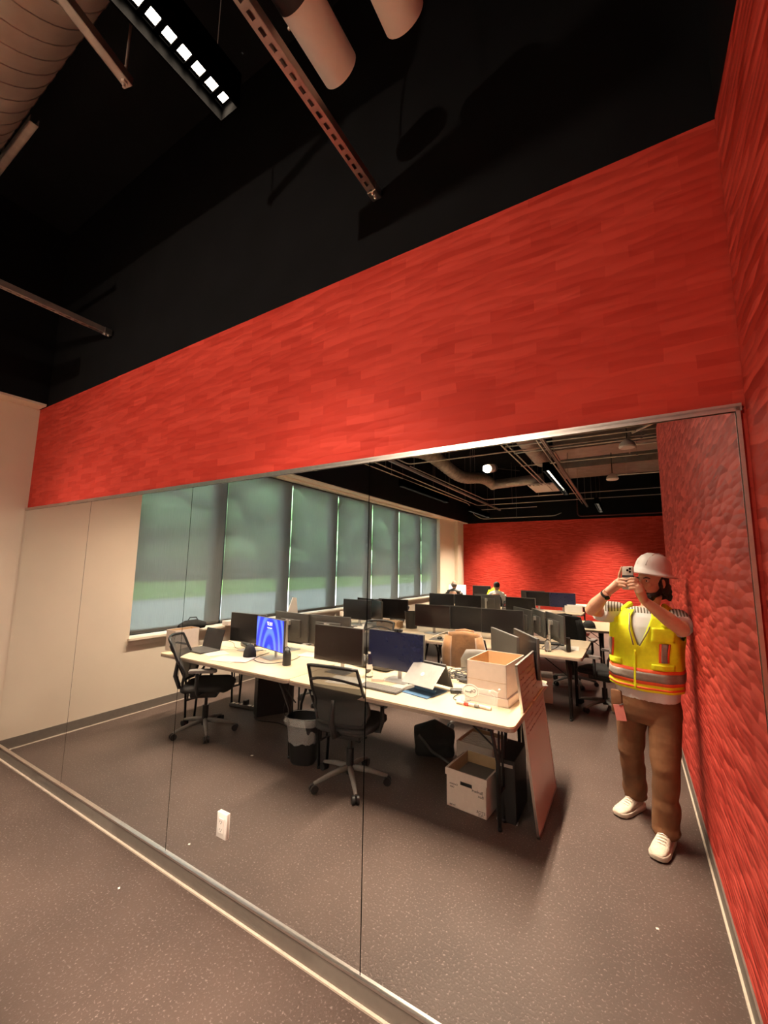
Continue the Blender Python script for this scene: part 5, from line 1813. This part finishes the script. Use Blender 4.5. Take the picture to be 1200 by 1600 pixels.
for s_ in (-1, 1):
    obj('eye', MB().ball(H(s_ * 0.031, 0.080, 0.012), (0.012, 0.009, 0.008), 12, rot=HM), M['paper'], PY, smooth=True)
    obj('iris', MB().ball(H(s_ * 0.031, 0.088, 0.012), (0.0055, 0.003, 0.0055), 10, rot=HM), M['hair'], PY, smooth=True)
    obj('eyebrow', MB().tube([H(s_ * 0.014, 0.094, 0.028), H(s_ * 0.032, 0.092, 0.034), H(s_ * 0.050, 0.078, 0.028)], [0.003, 0.0045, 0.003], 8), M['hair'], PY, smooth=True)

# hard hat with full brim, tipped forward
ht = Matrix.Rotation(R(7), 3, 'X')
HAT = HM @ Matrix.Rotation(R(-7), 3, 'Y') @ ht
hc = H(0, -0.012, 0.066)
rings = []
n = 40
prof = [(1.38, -0.012), (1.40, -0.008), (1.24, 0.000), (1.08, 0.010), (1.02, 0.022), (0.99, 0.050), (0.92, 0.080), (0.76, 0.108), (0.50, 0.128), (0.22, 0.136), (0.02, 0.138)]
for g, z in prof:
    ring = []
    for k in range(n):
        a = 2 * PI * k / n
        f_ = math.sin(a)
        gg = g if g < 1.1 else 1 + (g - 1) * (1.0 + 0.35 * max(0, f_))
        zz = z - (0.012 * f_ if g > 1.1 else 0)
        ridge = 1 + 0.02 * (abs(math.cos(a)) < 0.16) * (z > 0.04)
        ring.append(hc + HAT @ V((0.100 * gg * math.cos(a), 0.120 * gg * f_ * ridge, zz)))
    rings.append(ring)
inner = []
for g, z in [(0.02, 0.132), (0.50, 0.122), (0.86, 0.078), (0.95, 0.020), (1.05, 0.004), (1.36, -0.015)]:
    inner.append([hc + HAT @ V((0.100 * (g if g < 1.1 else 1 + (g - 1) * (1 + 0.35 * max(0, math.sin(2 * PI * k / n)))) * math.cos(2 * PI * k / n), 0.120 * (g if g < 1.1 else 1 + (g - 1) * (1 + 0.35 * max(0, math.sin(2 * PI * k / n)))) * math.sin(2 * PI * k / n), z - (0.012 * math.sin(2 * PI * k / n) if g > 1.1 else 0))) for k in range(n)])
hat = obj('hard_hat', MB().loft(rings + inner, cap=True), M['hat'], PY, smooth=True)
b = MB()
for s_ in (-1, 1):
    b.tube([hc + HAT @ V((s_ * 0.028, 0.1165 * math.cos(q) * 0.99, 0.030 + 0.108 * math.sin(q))) for q in [0.1 + 0.28 * k for k in range(11)]], 0.0035, 6)
obj('shell_ridge', b, M['hat'], hat, smooth=True)

# t-shirt with short sleeves
b = MB()
b.loft([[tpt(2 * PI * k / 28, z, 0.012) for k in range(28)] for z in (0.845, 0.90, 0.97, 1.06, 1.15, 1.24, 1.32, 1.38, 1.42, 1.44)])
for S_, E_ in ((SH_L, EL_L), (SH_R, EL_R)):
    b.tube([S_.lerp(E_, -0.25), S_, S_.lerp(E_, 0.35), S_.lerp(E_, 0.72)], [0.060, 0.076, 0.075, 0.074], 18)
shirt = remesh('t_shirt', b, M['shirt'], 0.007, PY, it=2)

# hi-vis vest: an open-fronted shell over the shirt
def vest_patch(name, m, a0, a1, z0, z1, off, parent, na=24, nz=8, th=0.004, wob=0.004, vee=False, arm=False):
    b = MB()
    g = []
    for j in range(nz + 1):
        row = []
        for i in range(na + 1):
            z = z0 + (z1 - z0) * j / nz
            a = a0 + (a1 - a0) * i / na
            if vee:
                v_ = max(0.0, (z - 1.20) * 1.30)
                a = -PI + (a + PI) * (PI - v_) / PI if i <= na // 2 else PI - (PI - a) * (PI - v_) / PI
            wv = wob * (math.sin(9 * a + 14 * z) + 0.6 * math.sin(23 * z + 5 * a))
            row.append((tpt(a, z, off + wv), tpt(a, z, off + wv - th), a, z))
        g.append(row)

    def keep(i, j):
        a = (g[j][i][2] + g[j][i + 1][2]) / 2
        z = (g[j][i][3] + g[j + 1][i][3]) / 2
        a_ = (a + PI) % (2 * PI) - PI
        if vee and z > 1.20 and i == na // 2:
            return False
        if arm and z > 1.24 and abs(abs(a_) - PI / 2) < 0.42 * min(1, (z - 1.24) / 0.04):
            return False
        return True
    vo, vi = {}, {}

    def gv(d, i, j, w_):
        if (i, j) not in d:
            d[(i, j)] = b.bm.verts.new(g[j][i][w_])
        return d[(i, j)]
    cells = {(i, j) for i in range(na) for j in range(nz) if keep(i, j)}
    for i, j in cells:
        b.bm.faces.new([gv(vo, i, j, 0), gv(vo, i + 1, j, 0), gv(vo, i + 1, j + 1, 0), gv(vo, i, j + 1, 0)])
        b.bm.faces.new([gv(vi, i, j + 1, 1), gv(vi, i + 1, j + 1, 1), gv(vi, i + 1, j, 1), gv(vi, i, j, 1)])
        for (di, dj), (p, q) in (((-1, 0), ((i, j + 1), (i, j))), ((1, 0), ((i + 1, j), (i + 1, j + 1))), ((0, -1), ((i, j), (i + 1, j))), ((0, 1), ((i + 1, j + 1), (i, j + 1)))):
            if (i + di, j + dj) not in cells:
                b.bm.faces.new([gv(vo, *q, 0), gv(vo, *p, 0), gv(vi, *p, 1), gv(vi, *q, 1)])
    return obj(name, b, m, parent, smooth=True)


ve = vest_patch('safety_vest', M['vest'], -PI + 0.0, PI, 0.915, 1.425, 0.034, PY, 144, 68, 0.005, 0.004, True, True)
vest_patch('orange_band', M['orange'], -PI, PI, 0.960, 1.055, 0.0385, ve, 72, 4, 0.003)
vest_patch('reflective_band', M['reflect'], -PI, PI, 0.980, 1.035, 0.0410, ve, 72, 3, 0.003)
vest_patch('hem_tape', M['orange'], -PI, PI, 0.930, 0.942, 0.0385, ve, 72, 1, 0.003)
for a in (-0.92, 0.68):
    vest_patch('orange_patch', M['orange'], a - 0.17, a + 0.17, 1.105, 1.225, 0.0385, ve, 6, 5, 0.003)
    vest_patch('reflective_patch', M['reflect'], a - 0.10, a + 0.10, 1.105, 1.225, 0.0410, ve, 5, 5, 0.003)
vest_patch('zipper', M['vest'], -0.05, -0.01, 0.92, 1.17, 0.041, ve, 2, 12, 0.004)
vest_patch('pocket', M['vest'], 0.30, 0.95, 1.235, 1.325, 0.043, ve, 8, 6, 0.010, 0.005)
vest_patch('pocket', M['vest'], 0.32, 1.05, 1.060, 1.095, 0.043, ve, 8, 3, 0.008, 0.004)
vest_patch('pocket', M['vest'], -1.0, -0.42, 1.060, 1.10, 0.043, ve, 8, 3, 0.008, 0.004)
for s_ in (-1, 1):
    b = MB()
    b.tube([tpt(s_ * 0.62, 1.33, 0.038), tpt(s_ * 0.85, 1.38, 0.040), Q(0.035 + s_ * 0.105, 0.0, 1.452), tpt(s_ * 2.2, 1.38, 0.040)], [0.014, 0.019, 0.020, 0.016], 12)
    obj('shoulder_strap', b, M['vest'], ve, smooth=True)
b = MB().tube([tpt(-0.35, 1.40, 0.030), tpt(-0.16, 1.30, 0.044), tpt(-0.05, 1.20, 0.046)], 0.004, 6).tube([tpt(0.40, 1.40, 0.030), tpt(0.22, 1.30, 0.044), tpt(0.05, 1.20, 0.046)], 0.004, 6)
obj('neck_edging', b, M['reflect'], ve, smooth=True)

# trousers
b = MB()
b.loft([ell(Q(0, 0, z), XB * hw, FB * hd, 26, 0.9) for z, hw, hd in ((0.915, 0.176, 0.128), (0.86, 0.184, 0.136), (0.80, 0.192, 0.140), (0.74, 0.188, 0.132), (0.69, 0.168, 0.112))])
rnd = random.Random(9)
for P_, K_, A_ in ((HP_L, KN_L, AN_L), (HP_R, KN_R, AN_R)):
    pts, rr_ = [], []
    path = [P_ + V((0, 0, -0.04)), P_.lerp(K_, 0.5), K_, K_.lerp(A_, 0.5), A_ + V((0, 0, 0.01)), A_ + V((0, 0, -0.025))]
    rad = [0.100, 0.092, 0.078, 0.074, 0.076, 0.072]
    for i in range(len(path) - 1):
        for k in range(4):
            s_ = k / 4
            pts.append(path[i].lerp(path[i + 1], s_) + V((rnd.uniform(-.004, .004), rnd.uniform(-.004, .004), 0)))
            base = rad[i] + (rad[i + 1] - rad[i]) * s_
            fold = rnd.uniform(-0.0025, 0.0025) * (2.0 if i >= 3 else 1.0)
            rr_.append(base + fold)
    pts.append(path[-1])
    rr_.append(rad[-1])
    b.tube(pts, rr_, 20)
tr_ = remesh('trousers', b, M['trouser'], 0.008, PY, it=2, fac=0.4)
b = MB()
b.box(Q(-0.125, 0.139, 0.735), (0.065, 0.004, 0.10), rot=Matrix((XB, -FB, V((0, 0, 1)))).transposed() @ Matrix.Rotation(R(-10), 3, 'Y'), bev=0.001)
obj('badge', b, mat('pink_badge', (0.55, 0.18, 0.15), 0.4), PY)
b = MB()
b.box(Q(-0.150, 0.115, 0.80), (0.07, 0.022, 0.15), bev=0.008, rot=Matrix((XB, -FB, V((0, 0, 1)))).transposed())
obj('utility_pocket', b, M['trouser'], tr_, auto=40)
b = MB().tube([Q(-0.10, 0.142, 0.80), Q(-0.125, 0.145, 0.785)], 0.003, 6)
obj('badge_cord', b, M['ink'], PY)
# wrist watch on the arm at the left of the picture
ax = (WR_L - EL_L).normalized()
c0 = WR_L - ax * 0.015
b = MB().tube([c0 - ax * 0.009, c0 + ax * 0.009], 0.0305, 24)
wt = obj('wrist_watch', b, M['black_plastic'], PY, auto=40)
dd = V((0.4, -0.7, -0.6))
dd = (dd - ax * dd.dot(ax)).normalized()
b = MB().cyl(c0 + dd * 0.026, c0 + dd * 0.036, 0.016, n=16)
obj('watch_face', b, M['lens'], wt, auto=40)


# shoes
def shoe(A_, toe):
    d = V((toe.x - A_.x, toe.y - A_.y, 0)).normalized()
    s_ = V((-d.y, d.x, 0))
    heel = V((A_.x, A_.y, 0)) - d * 0.065
    L_ = 0.285
    secs = [(0.0, 0.020, 0.030, 0.075), (0.03, 0.034, 0.020, 0.095), (0.09, 0.038, 0.018, 0.110), (0.14, 0.040, 0.018, 0.092), (0.20, 0.047, 0.018, 0.066), (0.25, 0.044, 0.020, 0.054), (0.278, 0.030, 0.024, 0.044), (0.287, 0.012, 0.028, 0.036)]
    rings, sole = [], []
    for x, w_, z0, z1 in secs:
        c = heel + d * x
        rings.append([c + s_ * w_ * math.copysign(abs(math.cos(2 * PI * k / 18)) ** 0.8, math.cos(2 * PI * k / 18)) + V((0, 0, (z0 + z1) / 2 + (z1 - z0) / 2 * math.sin(2 * PI * k / 18))) for k in range(18)])
    up = obj('shoe', MB().loft(rings), M['shoe'], PY, smooth=True)
    b = MB()
    rings = []
    for x, w_, z0, z1 in secs:
        c = heel + d * (x * 1.02 - 0.004)
        w2 = w_ + 0.006
        lift = 0.012 * max(0, (x - 0.22) / 0.067) ** 2
        rings.append([c + s_ * q * w2 + V((0, 0, z)) for q, z in ((-1, lift + 0.004), (-0.9, lift), (0.9, lift), (1, lift + 0.004), (1, 0.030), (0.9, 0.034), (-0.9, 0.034), (-1, 0.030))])
    obj('sole', b.loft(rings), M['sole'], up, auto=50)
    b = MB()
    for k in range(5):
        x = 0.125 + 0.018 * k
        z = 0.102 - 0.0085 * k
        b.tube([heel + d * x - s_ * 0.026 + V((0, 0, z - 0.006)), heel + d * (x + 0.004) + V((0, 0, z + 0.004)), heel + d * x + s_ * 0.026 + V((0, 0, z - 0.006))], 0.003, 6)
    obj('laces', b, M['paper'], up, smooth=True)


shoe(AN_L, V((-0.165, 1.93, 0)))
shoe(AN_R, V((0.040, 1.55, 0)))
